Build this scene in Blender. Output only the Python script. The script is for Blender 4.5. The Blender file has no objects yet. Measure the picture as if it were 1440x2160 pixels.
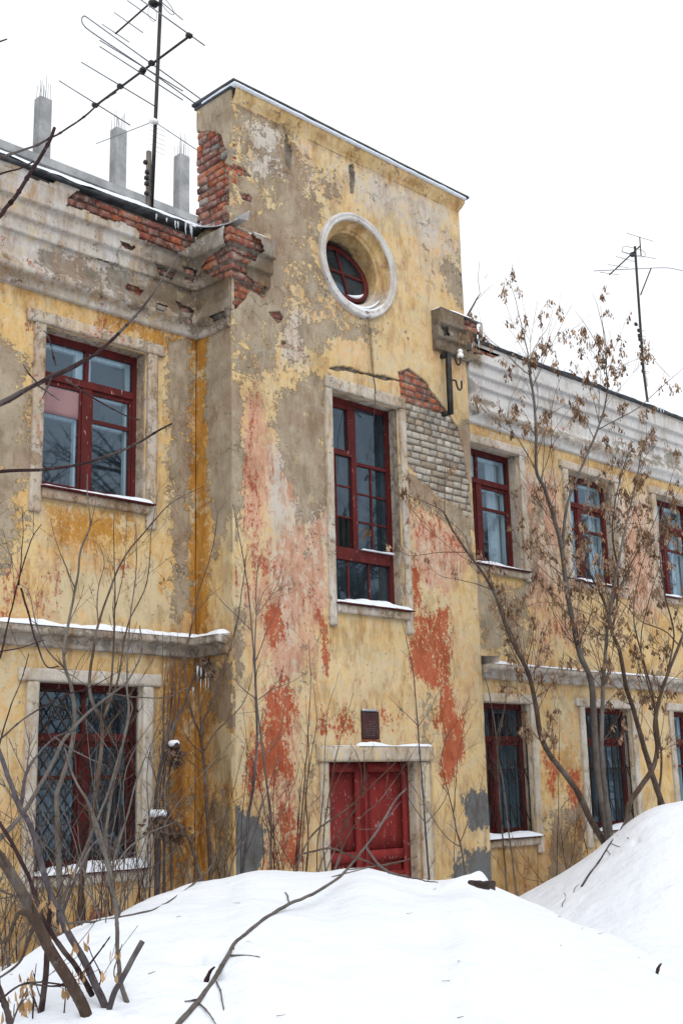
import bpy, math, random
import numpy as np
from mathutils import Matrix, Vector

# ------------------------------------------------------------------ camera, sky, sun, exposure
S = bpy.context.scene
COL = S.collection
F, YAW, PITCH, ROLL = 2545.0, math.radians(45.335), math.radians(12.754), math.radians(1.413)


def cam_axes(y, p, r):
    f = np.array([math.sin(y) * math.cos(p), math.cos(y) * math.cos(p), math.sin(p)])
    r0 = np.cross(f, [0, 0, 1.0]); r0 /= np.linalg.norm(r0)
    d0 = np.cross(f, r0)
    return np.array([math.cos(r) * r0 + math.sin(r) * d0, -math.sin(r) * r0 + math.cos(r) * d0, f])


M = cam_axes(YAW, PITCH, ROLL)
cam_data = bpy.data.cameras.new('camera')
cam = bpy.data.objects.new('camera', cam_data)
COL.objects.link(cam)
cam.matrix_world = Matrix((
    (M[0][0], -M[1][0], -M[2][0], 0.0),
    (M[0][1], -M[1][1], -M[2][1], 0.0),
    (M[0][2], -M[1][2], -M[2][2], 0.0),
    (0, 0, 0, 1)))
cam_data.sensor_fit = 'VERTICAL'
cam_data.sensor_height = 36.0
cam_data.lens = F / 2160 * 36.0
cam_data.clip_end = 2000
cam_data.clip_start = 0.05
S.camera = cam

SUN_EL, SUN_AZ = 48.0, 205.0       # high overcast sun, behind the camera
world = bpy.data.worlds.new('World')
S.world = world
world.use_nodes = True
wn, wl = world.node_tree.nodes, world.node_tree.links
wn.clear()
wout = wn.new('ShaderNodeOutputWorld')
wbg = wn.new('ShaderNodeBackground')
sky = wn.new('ShaderNodeTexSky')
sky.sky_type = 'NISHITA'
sky.sun_disc = False
sky.sun_elevation = math.radians(SUN_EL)
sky.sun_rotation = math.radians(SUN_AZ)
sky.air_density = 1.0
sky.dust_density = 4.0
hsv = wn.new('ShaderNodeHueSaturation')
hsv.inputs['Saturation'].default_value = 0.13
wl.new(sky.outputs['Color'], hsv.inputs['Color'])
deck = wn.new('ShaderNodeMix')                      # the closed cloud deck over the clear sky
deck.data_type = 'RGBA'
deck.inputs[0].default_value = 0.9
wl.new(hsv.outputs['Color'], [i for i in deck.inputs if i.name == 'A' and i.type == 'RGBA'][0])
[i for i in deck.inputs if i.name == 'B' and i.type == 'RGBA'][0].default_value = (2.90, 2.95, 3.02, 1)
wl.new([o for o in deck.outputs if o.type == 'RGBA'][0], wbg.inputs['Color'])
wbg.inputs['Strength'].default_value = 0.15
wl.new(wbg.outputs['Background'], wout.inputs['Surface'])

sun_data = bpy.data.lights.new('sun', 'SUN')
sun_data.energy = 0.5
sun_data.angle = math.radians(50)
sun_data.color = (1.0, 0.97, 0.93)
sun = bpy.data.objects.new('sun', sun_data)
COL.objects.link(sun)
_a, _e = math.radians(SUN_AZ), math.radians(SUN_EL)
sdir = Vector((math.sin(_a) * math.cos(_e), math.cos(_a) * math.cos(_e), math.sin(_e)))
sun.rotation_euler = sdir.to_track_quat('Z', 'Y').to_euler()
sun.location = sdir * 50

S.view_settings.view_transform = 'Standard'
S.view_settings.look = 'None'
S.view_settings.exposure = 1.35
S.view_settings.gamma = 1.0
S.view_settings.use_curve_mapping = False

# ------------------------------------------------------------------ measuring helpers
def ray(px, py):
    return M.T @ np.array([(px - 720) / F, (py - 1080) / F, 1.0])


def onY(px, py, Y):
    d = ray(px, py); return d * (Y / d[1])


def onX(px, py, X):
    d = ray(px, py); return d * (X / d[0])


def onU(px, py, u):
    """point at horizontal depth u in front of the eye"""
    d = ray(px, py)
    return d * (u / (d[0] * math.sin(YAW) + d[1] * math.cos(YAW)))


# ------------------------------------------------------------------ noise
def _h(ix, iy, iz, seed):
    n = (ix.astype(np.int64) * 374761393 + iy.astype(np.int64) * 668265263 + iz.astype(np.int64) * 2147483647 + seed * 1442695041) & 0x7fffffff
    n = ((n ^ (n >> 13)) * 1274126177) & 0x7fffffff
    n = (n ^ (n >> 16)) & 0x7fffffff
    return n / float(0x7fffffff)


def vnoise(P, seed=0):
    P = np.asarray(P, float)
    i = np.floor(P).astype(np.int64); f = P - i
    f = f * f * (3 - 2 * f)
    r = 0
    for dx in (0, 1):
        for dy in (0, 1):
            for dz in (0, 1):
                w = (f[:, 0] if dx else 1 - f[:, 0]) * (f[:, 1] if dy else 1 - f[:, 1]) * (f[:, 2] if dz else 1 - f[:, 2])
                r = r + w * _h(i[:, 0] + dx, i[:, 1] + dy, i[:, 2] + dz, seed)
    return r


def fbm(P, scale=1.0, oct=4, seed=0, gain=0.5):
    P = np.asarray(P, float) * scale
    r, a, t = 0, 1.0, 0
    for o in range(oct):
        r = r + a * vnoise(P * (2.03 ** o) + 17.3 * o, seed + o); t += a; a *= gain
    return r / t


def sd_poly(P, poly):
    """signed distance (negative inside) of 2-D points to a polygon"""
    P = np.asarray(P, float); poly = np.asarray(poly, float)
    d = np.full(len(P), 1e18); inside = np.zeros(len(P), bool)
    k = len(poly)
    for a in range(k):
        A, B = poly[a], poly[(a + 1) % k]
        e = B - A; w = P - A
        t = np.clip((w @ e) / max(e @ e, 1e-12), 0, 1)
        q = w - t[:, None] * e
        d = np.minimum(d, (q * q).sum(1))
        c = ((A[1] > P[:, 1]) != (B[1] > P[:, 1]))
        with np.errstate(divide='ignore', invalid='ignore'):
            xi = (B[0] - A[0]) * (P[:, 1] - A[1]) / (B[1] - A[1] if B[1] != A[1] else 1e-12) + A[0]
        inside ^= c & (P[:, 0] < xi)
    d = np.sqrt(d)
    return np.where(inside, -d, d)


# ------------------------------------------------------------------ mesh helpers
class MB:
    def __init__(s):
        s.v, s.f, s.n, s.cols = [], [], 0, []

    def add(s, verts, faces, col=None):
        verts = np.asarray(verts, float)
        s.v.append(verts)
        s.f.extend([tuple(int(i) + s.n for i in q) for q in faces])
        s.n += len(verts)
        if col is not None:
            s.cols.append(np.tile(np.array(list(col) + [1.0]), (len(verts), 1)))

    def box(s, x0, x1, y0, y1, z0, z1, col=None):
        v = [(x, y, z) for z in (z0, z1) for y in (y0, y1) for x in (x0, x1)]
        s.add(v, [(0, 2, 3, 1), (4, 5, 7, 6), (0, 1, 5, 4), (2, 6, 7, 3), (0, 4, 6, 2), (1, 3, 7, 5)], col)

    def rough_box(s, x0, x1, y0, y1, z0, z1, res=0.04, amp=0.006, sc=9.0, seed=0, rnd=0.008, col=None):
        """subdivided box, its corners rounded and its faces uneven"""
        lo = np.array([x0, y0, z0], float); hi = np.array([x1, y1, z1], float)
        n = np.maximum(1, np.ceil((hi - lo) / res).astype(int)); n = np.minimum(n, 240)
        idx = {}; V = []; Fc = []

        def vid(i, j, k):
            key = (i, j, k)
            if key not in idx:
                idx[key] = len(V)
                V.append(lo + (hi - lo) * np.array([i / n[0], j / n[1], k / n[2]]))
            return idx[key]
        for ax in range(3):
            a, b = (ax + 1) % 3, (ax + 2) % 3
            for side in (0, n[ax]):
                for i in range(n[a]):
                    for j in range(n[b]):
                        q = []
                        for di, dj in ((0, 0), (1, 0), (1, 1), (0, 1)):
                            c = [0, 0, 0]; c[ax] = side; c[a] = i + di; c[b] = j + dj
                            q.append(vid(*c))
                        Fc.append(q if side else q[::-1])
        V = np.array(V)
        c = (lo + hi) / 2
        if rnd:
            inn = np.clip(V, lo + rnd, hi - rnd); dl = V - inn
            L = np.linalg.norm(dl, axis=1); m = L > 1e-9
            V[m] = inn[m] + dl[m] / L[m][:, None] * rnd
        if amp:
            V = V + amp * 2 * (np.stack([fbm(V, sc, 3, seed + k * 7) for k in range(3)], 1) - 0.5)
        s.add(V, Fc, col)

    def tube(s, pts, r, n=6, cap=True, col=None):
        pts = np.asarray(pts, float); k = len(pts)
        r = np.broadcast_to(np.asarray(r, float), (k,))
        t = np.gradient(pts, axis=0); t /= np.maximum(np.linalg.norm(t, axis=1), 1e-9)[:, None]
        ref = np.array([0.31, 0.27, 0.91])
        if abs(t[0] @ ref) > 0.93: ref = np.array([0.9, -0.4, 0.1])
        u = np.cross(t[0], ref); u /= np.linalg.norm(u)
        V = []
        ang = np.arange(n) * 2 * math.pi / n
        for i in range(k):
            u = u - t[i] * (u @ t[i]); u /= max(np.linalg.norm(u), 1e-9)
            w = np.cross(t[i], u)
            V.append(pts[i] + r[i] * (np.cos(ang)[:, None] * u + np.sin(ang)[:, None] * w))
        V = np.concatenate(V)
        Fc = []
        for i in range(k - 1):
            for j in range(n):
                a, b = i * n + j, i * n + (j + 1) % n
                Fc.append((a, b, b + n, a + n))
        if cap:
            Fc.append(tuple(range(n))[::-1]); Fc.append(tuple(range((k - 1) * n, k * n)))
        s.add(V, Fc, col)

    def build(s, name, mat, parent=None, smooth=True):
        me = bpy.data.meshes.new(name)
        V = np.concatenate(s.v) if s.v else np.zeros((0, 3))
        me.from_pydata(V.tolist(), [], s.f)
        if s.cols:
            at = me.attributes.new('tint', 'FLOAT_COLOR', 'POINT')
            at.data.foreach_set('color', np.concatenate(s.cols).astype(np.float32).ravel())
        if smooth:
            me.polygons.foreach_set('use_smooth', [True] * len(me.polygons))
        return link(name, me, mat, parent)


def link(name, me, mat, parent=None):
    me.update()
    o = bpy.data.objects.new(name, me)
    if mat: me.materials.append(mat)
    COL.objects.link(o)
    if parent:
        o.parent = parent
        o.matrix_parent_inverse = parent.matrix_basis.inverted()
    return o


def tag(o, label=None, cat=None, group=None, kind=None):
    if label: o['label'] = label
    if cat: o['category'] = cat
    if group: o['group'] = group
    if kind: o['kind'] = kind
    return o


def empty(name, loc, label, cat, group=None):
    o = bpy.data.objects.new(name, None)
    o.location = tuple(float(c) for c in loc); o.empty_display_size = 0.2
    COL.objects.link(o)
    return tag(o, label, cat, group)


def spline(pts, sub=5):
    """Catmull-Rom through the points"""
    P = np.asarray(pts, float)
    if len(P) < 3: return np.array([P[0] + (P[-1] - P[0]) * t for t in np.linspace(0, 1, sub + 1)])
    P = np.vstack([2 * P[0] - P[1], P, 2 * P[-1] - P[-2]])
    out = []
    for i in range(1, len(P) - 2):
        for t in np.arange(sub) / sub:
            a, b, c, d = P[i - 1], P[i], P[i + 1], P[i + 2]
            out.append(0.5 * (2 * b + (c - a) * t + (2 * a - 5 * b + 4 * c - d) * t * t + (3 * b - a - 3 * c + d) * t ** 3))
    out.append(P[-2])
    return np.array(out)


# ------------------------------------------------------------------ material helpers
class NT:
    def __init__(s, name):
        s.m = bpy.data.materials.new(name); s.m.use_nodes = True
        s.t = s.m.node_tree; s.t.nodes.clear()
        s.out = s.t.nodes.new('ShaderNodeOutputMaterial')
        s.tc = s.t.nodes.new('ShaderNodeTexCoord')

    def node(s, typ, **kw):
        n = s.t.nodes.new(typ)
        for k, v in kw.items(): setattr(n, k, v)
        return n

    def put(s, sock, v):
        if isinstance(v, bpy.types.NodeSocket): s.t.links.new(v, sock)
        elif isinstance(v, (tuple, list)) and sock.type == 'RGBA': sock.default_value = (v[0], v[1], v[2], 1)
        else: sock.default_value = v

    def noise(s, scale, detail=5, rough=0.6, stretch=(1, 1, 1), dist=0.0, off=(0, 0, 0)):
        mp = s.node('ShaderNodeMapping')
        mp.inputs['Scale'].default_value = stretch; mp.inputs['Location'].default_value = off
        s.t.links.new(s.tc.outputs['Object'], mp.inputs['Vector'])
        n = s.node('ShaderNodeTexNoise')
        n.inputs['Scale'].default_value = scale; n.inputs['Detail'].default_value = detail
        n.inputs['Roughness'].default_value = rough; n.inputs['Distortion'].default_value = dist
        s.t.links.new(mp.outputs['Vector'], n.inputs['Vector'])
        return n.outputs['Fac']

    def math(s, op, a, b=None, c=None, clamp=False):
        n = s.node('ShaderNodeMath', operation=op, use_clamp=clamp)
        s.put(n.inputs[0], a)
        if b is not None: s.put(n.inputs[1], b)
        if c is not None: s.put(n.inputs[2], c)
        return n.outputs[0]

    def step(s, v, lo, hi, a=0.0, b=1.0):
        n = s.node('ShaderNodeMapRange', interpolation_type='SMOOTHSTEP')
        s.put(n.inputs['Value'], v)
        n.inputs['From Min'].default_value = lo; n.inputs['From Max'].default_value = hi
        n.inputs['To Min'].default_value = a; n.inputs['To Max'].default_value = b
        return n.outputs['Result']

    def mix(s, fac, a, b, mode='MIX'):
        n = s.node('ShaderNodeMix', data_type='RGBA', blend_type=mode)
        s.put(n.inputs['Factor'], fac); s.put(n.inputs['A'], a) if False else None
        A = [i for i in n.inputs if i.name == 'A' and i.type == 'RGBA'][0]
        B = [i for i in n.inputs if i.name == 'B' and i.type == 'RGBA'][0]
        s.put(A, a); s.put(B, b)
        return [o for o in n.outputs if o.type == 'RGBA'][0]

    def attr(s, name):
        n = s.node('ShaderNodeAttribute', attribute_name=name)
        sp = s.node('ShaderNodeSeparateColor')
        s.t.links.new(n.outputs['Color'], sp.inputs['Color'])
        return sp.outputs['Red'], sp.outputs['Green'], sp.outputs['Blue'], n.outputs['Alpha'], n.outputs['Color']

    def bump(s, h, strength=0.4, dist=0.01, normal=None):
        n = s.node('ShaderNodeBump')
        n.inputs['Strength'].default_value = strength; n.inputs['Distance'].default_value = dist
        s.put(n.inputs['Height'], h)
        if normal is not None: s.put(n.inputs['Normal'], normal)
        return n.outputs['Normal']

    def bsdf(s, col, rough=0.9, normal=None, metal=0.0, spec=0.3, **kw):
        b = s.node('ShaderNodeBsdfPrincipled')
        s.put(b.inputs['Base Color'], col); s.put(b.inputs['Roughness'], rough)
        s.put(b.inputs['Metallic'], metal); s.put(b.inputs['Specular IOR Level'], spec)
        if normal is not None: s.put(b.inputs['Normal'], normal)
        for k, v in kw.items(): s.put(b.inputs[k.replace('_', ' ')], v)
        s.t.links.new(b.outputs[0], s.out.inputs['Surface'])
        return s.m


def simple(name, c1, c2, scale=8, rough=0.85, bump=0.3, bscale=60, metal=0.0, spec=0.3, stretch=(1, 1, 1), lo=.35, hi=.65):
    t = NT(name)
    f = t.step(t.noise(scale, 6, .65, stretch), lo, hi)
    return t.bsdf(t.mix(f, c1, c2), rough, t.bump(t.noise(bscale, 4, .6, stretch), bump, 0.004), metal, spec)


def plaster(name, base1, base2, c3=(.57, .345, .19), lime1=(.396, .353, .292), lime2=(.568, .525, .473), amp=1.0, bst=.9, render1=(.275, .225, .160), render2=(.36, .30, .22), cut=0.0):
    """peeling limewash over render: which coat shows is carried by the wear attributes, the ragged edges by noise"""
    t = NT(name)
    R, G, B, A, _ = t.attr('wear')
    r2, g2, b2, a2, _ = t.attr('wash')
    n1 = t.noise(2.3, 8, .62); n2 = t.noise(9, 9, .68, dist=.3); n3 = t.noise(46, 6, .7)
    st = t.noise(6, 8, .66, (1.7, 1.7, .38), dist=.3); st2 = t.noise(11, 8, .68, (1.5, 1.5, .5), dist=.4)

    def blend(*pairs):
        v = None
        for s_, w_ in pairs:
            q = t.math('MULTIPLY', t.math('SUBTRACT', s_, .5), w_)
            v = q if v is None else t.math('ADD', v, q)
        return v
    # ragged-edge noises about zero, from hand size down to grain
    n4 = t.noise(22, 9, .78, dist=.4, off=(6, 2, 9))
    rag = blend((t.noise(3.4, 5, .55, dist=.6), 1.0), (n2, 1.4), (n4, 1.1), (n3, .8))
    rag2 = blend((t.noise(4.1, 5, .55, off=(7, 3, 1)), 1.1), (t.noise(12, 8, .7, off=(4, 9, 1)), 1.4), (n4, .9), (t.noise(60, 5, .7, (1, 1, .5), off=(3, 3, 3)), .8))
    rag3 = blend((t.noise(3.0, 4, .55, (1, 1, .5), off=(1, 8, 4)), 1.0), (st2, 1.2), (t.noise(24, 8, .75, (1, 1, .6), off=(2, 2, 6)), 1.2), (n3, .7))

    def mask(f, nz, amp, w=.03):
        return t.step(t.math('ADD', f, t.math('MULTIPLY', nz, amp)), .5 - w, .5 + w)
    c = t.mix(t.step(n1, .34, .66), base1, base2)
    c = t.mix(t.step(t.noise(1.3, 6, .65, off=(3, 5, 2)), .47, .66, 0, .5), c, (c3[0], c3[1], c3[2]))
    c = t.mix(t.step(t.noise(6.5, 8, .7, off=(9, 5, 2)), .52, .66, 0, .45), c, (base2[0] * 1.06, base2[1] * 1.14, base2[2] * 1.5))
    c = t.mix(t.step(st, .46, .74, 0, .6), c, (0.447, 0.232, 0.060))                          # run-down ochre streaks
    c = t.mix(mask(r2, rag2, .9, .12), c, t.mix(t.step(st, .35, .65), (0.430, 0.215, 0.043), (0.344, 0.159, 0.030)))
    c = t.mix(mask(B, rag2, .9, .16), c, t.mix(n2, (0.516, 0.404, 0.232), (0.533, 0.456, 0.310)))
    c = t.mix(mask(a2, rag3, .9, .2), c, t.mix(n2, lime1, lime2))
    c = t.mix(mask(t.math('MULTIPLY', g2, .95), t.math('ADD', rag3, blend((t.noise(19, 8, .75, off=(3, 7, 7)), 1.0))), 1.0, .15), c, t.mix(n2, (0.473, 0.249, 0.155), (0.533, 0.344, 0.249)))
    m_red = mask(t.math('MULTIPLY', G, .76), t.math('ADD', rag3, blend((t.noise(30, 8, .78, off=(8, 1, 6)), 1.5))), 1.0, .06)
    c = t.mix(m_red, c, t.mix(t.step(n2, .3, .7), (0.344, 0.073, 0.033), (0.404, 0.129, 0.065)))
    m_ren = mask(t.math('MULTIPLY', R, .88), rag, .9, .035)
    ren = t.mix(t.step(t.noise(3, 7, .6, off=(5, 1, 2)), .36, .64), render1, render2)
    ren = t.mix(t.step(t.noise(1.6, 5, .6, off=(8, 2, 2)), .48, .62, 0, .6), ren, (.27, .185, .13))
    ren = t.mix(t.step(n3, .55, .8, 0, .5), ren, (.15, .12, .08))
    ren = t.mix(t.step(t.noise(8, 9, .75, off=(2, 6, 2)), .55, .63, 0, .6), ren, (.36, .32, .25))
    ren = t.mix(t.step(t.noise(5, 9, .7, off=(6, 6, 2)), .60, .64, 0, .8), ren, (.44, .36, .23))
    c = t.mix(m_ren, c, ren)
    m_gry = mask(t.math('MULTIPLY', A, .9), rag2, 1.0, .05)
    c = t.mix(m_gry, c, t.mix(n2, (.10, .105, .11), (.17, .175, .18)))
    # grime: soft, follows runs and pores
    d = t.math('MULTIPLY', t.step(blend((st2, 1.0), (t.noise(2.6, 6, .6, off=(4, 4, 8)), 1.0)), -.08, .22), .5)
    d = t.math('ADD', d, t.math('MULTIPLY', t.step(t.math('ADD', b2, t.math('MULTIPLY', t.math('SUBTRACT', st, .5), 1.0)), .3, .9), .75), clamp=True)
    c = t.mix(d, c, t.mix(1.0, c, (.50, .40, .30), 'MULTIPLY'))
    c = t.mix(t.step(n3, .56, .74, 0, .55), c, t.mix(1.0, c, (.62, .54, .45), 'MULTIPLY'))
    # hair cracks
    vo = t.node('ShaderNodeTexVoronoi', feature='DISTANCE_TO_EDGE')
    wv = t.node('ShaderNodeMix', data_type='VECTOR')
    mp = t.node('ShaderNodeTexNoise'); mp.inputs['Scale'].default_value = 5; mp.inputs['Detail'].default_value = 6
    t.t.links.new(t.tc.outputs['Object'], mp.inputs['Vector'])
    vm = t.node('ShaderNodeVectorMath', operation='MULTIPLY_ADD')
    t.t.links.new(mp.outputs['Color'], vm.inputs[0]); vm.inputs[1].default_value = (.45, .45, .45)
    t.t.links.new(t.tc.outputs['Object'], vm.inputs[2])
    t.t.links.new(vm.outputs[0], vo.inputs['Vector']); vo.inputs['Scale'].default_value = 2.6
    cr = t.math('MULTIPLY', t.step(vo.outputs['Distance'], 0.0, .008, 1, 0), t.step(t.noise(1.7, 3, .5, off=(9, 9, 9)), .57, .68))
    c = t.mix(t.math('MULTIPLY', cr, .8), c, (.07, .05, .035))
    # small pits and knocks
    pv = t.node('ShaderNodeTexVoronoi', feature='F1'); t.t.links.new(t.tc.outputs['Object'], pv.inputs['Vector']); pv.inputs['Scale'].default_value = 17
    pit = t.math('MULTIPLY', t.step(t.math('ADD', pv.outputs['Distance'], t.math('MULTIPLY', t.math('SUBTRACT', n4, .5), .5)), .09, .16, 1, 0), t.step(t.noise(3.1, 4, .6, off=(2, 9, 5)), .50, .60))
    c = t.mix(t.math('MULTIPLY', pit, .75), c, t.mix(n3, (.11, .085, .06), (.30, .25, .18)))
    h = t.math('ADD', t.math('MULTIPLY', n3, .35), t.math('MULTIPLY', n2, .6))
    h = t.math('SUBTRACT', h, t.math('MULTIPLY', pit, .6))
    h = t.math('SUBTRACT', h, t.math('MULTIPLY', m_ren, .55))
    h = t.math('SUBTRACT', h, t.math('MULTIPLY', m_red, .12))
    h = t.math('SUBTRACT', h, t.math('MULTIPLY', cr, 1.2))
    return t.bsdf(c, .92, t.bump(h, bst, .012), 0, .15)


MAT = {}
MAT['tower'] = plaster('peeling_yellow_limewash', (.555, .395, .185), (.60, .455, .25))
MAT['wing'] = plaster('weathered_ochre_limewash', (.56, .37, .15), (.595, .45, .235))
MAT['cornice'] = plaster('weathered_white_limewash', (.40, .375, .335), (.49, .465, .43), lime1=(.50, .49, .475), lime2=(.62, .62, .62), c3=(.42, .375, .32), bst=.6, render1=(.23, .215, .185), render2=(.32, .305, .275))
MAT['trim'] = plaster('chipped_white_trim', (.45, .415, .36), (.41, .35, .275), lime1=(.50, .475, .43), lime2=(.63, .61, .58), c3=(.42, .33, .25), bst=.7, render1=(.27, .21, .15), render2=(.34, .28, .205))


def brick_mat():
    t = NT('old_brick')
    col = t.attr('tint')[4]
    n = t.noise(18, 7, .7); f = t.noise(90, 4, .7)
    c = t.mix(t.step(n, .45, .64, 0, .85), col, (.33, .285, .235))          # mortar smears
    c = t.mix(t.step(f, .45, .7, 0, .7), c, t.mix(1.0, c, (.40, .36, .35), 'MULTIPLY'))
    c = t.mix(t.step(t.noise(3.5, 6, .6), .48, .66, 0, .65), c, t.mix(1.0, c, (.42, .42, .43), 'MULTIPLY'))
    return t.bsdf(c, .93, t.bump(t.math('ADD', f, n), .9, .008), 0, .15)


MAT['brick'] = brick_mat()
MAT['mortar'] = simple('crumbling_mortar', (.085, .07, .055), (.19, .16, .125), 14, .95, .9, 70)
MAT['concrete'] = simple('grey_concrete', (.20, .205, .21), (.36, .365, .37), .9, .9, .5, 14)
MAT['cement'] = simple('weathered_cement', (.20, .185, .16), (.38, .35, .30), 6, .93, .8, 50)
MAT['roofmetal'] = simple('weathered_roof_sheet', (.016, .019, .022), (.06, .065, .07), 9, .6, .4, 40, .3, .5, (1, 1, 3))
MAT['zinc'] = simple('galvanised_sheet', (.42, .45, .50), (.55, .58, .62), 4, .4, .2, 30, .7, .5)
MAT['iron'] = simple('black_iron', (.012, .012, .013), (.03, .028, .026), 14, .55, .4, 90, .3, .4)
MAT['alu'] = simple('grey_aluminium_rod', (.10, .12, .14), (.20, .22, .24), 10, .45, .1, 60, .6, .5)
MAT['rust'] = simple('rusty_grille', (.014, .011, .010), (.04, .024, .018), 20, .8, .5, 90)
MAT['white_frame'] = simple('old_white_paint', (.56, .62, .62), (.70, .75, .75), 10, .6, .4, 40, 0, .4, (3, 3, .6))
MAT['porcelain'] = simple('white_porcelain', (.72, .72, .70), (.80, .80, .78), 5, .2, .0, 20, 0, .5)
MAT['wood'] = simple('grey_board', (.09, .075, .065), (.20, .17, .15), 10, .9, .5, 40, 0, .2, (4, 4, .5))
MAT['wire'] = simple('dark_cable', (.02, .02, .025), (.045, .045, .05), 10, .6, .0, 20)
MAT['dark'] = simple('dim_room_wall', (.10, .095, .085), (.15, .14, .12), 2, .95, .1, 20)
MAT['lace'] = simple('grey_white_curtain', (.50, .52, .53), (.66, .67, .67), 7, .9, .3, 50, 0, .1, (6, 6, .4))
MAT['pinkboard'] = simple('faded_pink_board', (.22, .125, .135), (.28, .17, .175), 5, .85, .1, 30)
MAT['rubble'] = simple('dark_frozen_rubble', (.02, .014, .012), (.06, .042, .036), 22, .95, 1.0, 55)


def red_paint(name, chip, r1, r2):
    t = NT(name)
    n = t.noise(5, 6, .6, (2, 2, .7)); fl = t.noise(26, 8, .72, (1.6, 1.6, .55)); f3 = t.noise(80, 4, .6)
    c = t.mix(t.step(n, .35, .65), r1, r2)
    c = t.mix(t.step(f3, .55, .75, 0, .5), c, (.07, .012, .010))
    c = t.mix(t.step(fl, chip, chip + .025), c, t.mix(f3, (.40, .30, .27), (.30, .20, .17)))
    return t.bsdf(c, .72, t.bump(t.math('ADD', fl, f3), .5, .004), 0, .22)


MAT['red'] = red_paint('worn_red_paint', .625, (.10, .012, .011), (.06, .009, .009))
MAT['doorred'] = red_paint('flaking_red_door_paint', .615, (.20, .019, .017), (.14, .015, .014))


def bark(name, c1, c2, c3):
    t = NT(name)
    n = t.noise(7, 8, .7, (1, 1, .4)); f = t.noise(48, 7, .75, (1, 1, .35)); g = t.noise(2.2, 5, .6)
    c = t.mix(t.step(n, .38, .62), c1, c2)
    c = t.mix(t.step(f, .47, .66, 0, .9), c, c3)
    c = t.mix(t.step(g, .52, .64, 0, .45), c, (.20, .19, .17))
    c = t.mix(t.step(t.noise(26, 6, .7, off=(3, 1, 1)), .60, .66, 0, .5), c, (.19, .18, .16))
    return t.bsdf(c, .9, t.bump(t.math('ADD', f, n), 1.0, .010), 0, .15)


MAT['bark_brown'] = bark('brown_bark', (0.071, 0.046, 0.034), (0.118, 0.084, 0.065), (0.037, 0.026, 0.022))
MAT['bark_grey'] = bark('grey_bark', (0.101, 0.087, 0.077), (0.145, 0.128, 0.116), (0.058, 0.048, 0.044))
MAT['bark_violet'] = bark('bluish_violet_bark', (0.064, 0.053, 0.057), (0.108, 0.096, 0.102), (0.036, 0.027, 0.033))
MAT['bark_dark'] = bark('dark_maroon_bark', (0.034, 0.017, 0.019), (0.053, 0.028, 0.028), (0.019, 0.011, 0.011))
def seed_mat():
    t = NT('dry_maple_seeds')
    c = t.mix(t.step(t.noise(60, 4, .6), .4, .7, 0, .5), t.attr('tint')[4], (.10, .055, .03))
    return t.bsdf(c, .85, None, 0, .15)


MAT['seed'] = seed_mat()
MAT['seed_pale'] = simple('pale_dry_keys', (.30, .17, .075), (.42, .28, .15), 9, .85, .2, 80)
MAT['leaf'] = simple('withered_brown_leaves', (.055, .035, .025), (.16, .10, .065), 12, .9, .4, 70)


def snow_mat():
    t = NT('fresh_snow')
    n = t.noise(1.4, 5, .55); f = t.noise(55, 5, .6); g = t.noise(7, 4, .5)
    c = t.mix(n, (.70, .75, .825), (.745, .78, .845))
    h = t.math('ADD', t.math('MULTIPLY', f, .25), g)
    h = t.math('ADD', h, t.math('MULTIPLY', t.noise(1.6, 3, .5), 1.6))
    return t.bsdf(c, .8, t.bump(h, .5, .05), 0, .2)


MAT['snow'] = snow_mat()


def ice_mat():
    t = NT('clear_ice')
    return t.bsdf((.80, .86, .92), .12, t.bump(t.noise(40, 3), .3, .004), 0, .6, Transmission_Weight=.55, IOR=1.31)


MAT['ice'] = ice_mat()


def glass_mat(name, tint, dirt, refl):
    t = NT(name)
    nrm = t.bump(t.noise(1.4, 1, .5), .04, .01)
    geo = t.node('ShaderNodeNewGeometry')
    dot = t.node('ShaderNodeVectorMath', operation='DOT_PRODUCT')
    t.t.links.new(geo.outputs['Incoming'], dot.inputs[0]); t.t.links.new(geo.outputs['Normal'], dot.inputs[1])
    fr = t.math('ADD', .07, t.math('MULTIPLY', .93, t.math('POWER', t.math('SUBTRACT', 1.0, t.math('ABSOLUTE', dot.outputs['Value'])), 5.0)))
    gl = t.node('ShaderNodeBsdfGlossy'); gl.inputs['Roughness'].default_value = .02
    gl.inputs['Color'].default_value = (.60, .80, 1, 1)
    t.t.links.new(nrm, gl.inputs['Normal'])
    tr = t.node('ShaderNodeBsdfTransparent'); tr.inputs['Color'].default_value = (*tint, 1)
    df = t.node('ShaderNodeBsdfDiffuse')
    t.put(df.inputs['Color'], (.16, .23, .30))
    m1 = t.node('ShaderNodeMixShader'); m2 = t.node('ShaderNodeMixShader')
    t.t.links.new(t.step(t.noise(6, 6, .65, (1, 1, .4)), .35, .8, dirt * .5, dirt * 1.6), m1.inputs[0])
    t.t.links.new(tr.outputs[0], m1.inputs[1]); t.t.links.new(df.outputs[0], m1.inputs[2])
    t.t.links.new(t.math('MULTIPLY', fr, refl, clamp=True), m2.inputs[0])
    t.t.links.new(m1.outputs[0], m2.inputs[1]); t.t.links.new(gl.outputs[0], m2.inputs[2])
    t.t.links.new(m2.outputs[0], t.out.inputs['Surface'])
    return t.m


MAT['glass'] = glass_mat('window_glass', (.66, .77, .84), .07, 1.6)
MAT['glass_dirty'] = glass_mat('grimy_window_glass', (.25, .34, .39), .12, 1.1)

# ------------------------------------------------------------------ snow ground
cY, sY = math.cos(YAW), math.sin(YAW)
GZ = -1.6


def _ae(pts):
    o = []
    for px, py in pts:
        d = ray(px, py); u = d[0] * sY + d[1] * cY; v = d[0] * cY - d[1] * sY
        o.append((v / u, d[2] / u))
    return np.array(o)


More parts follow.
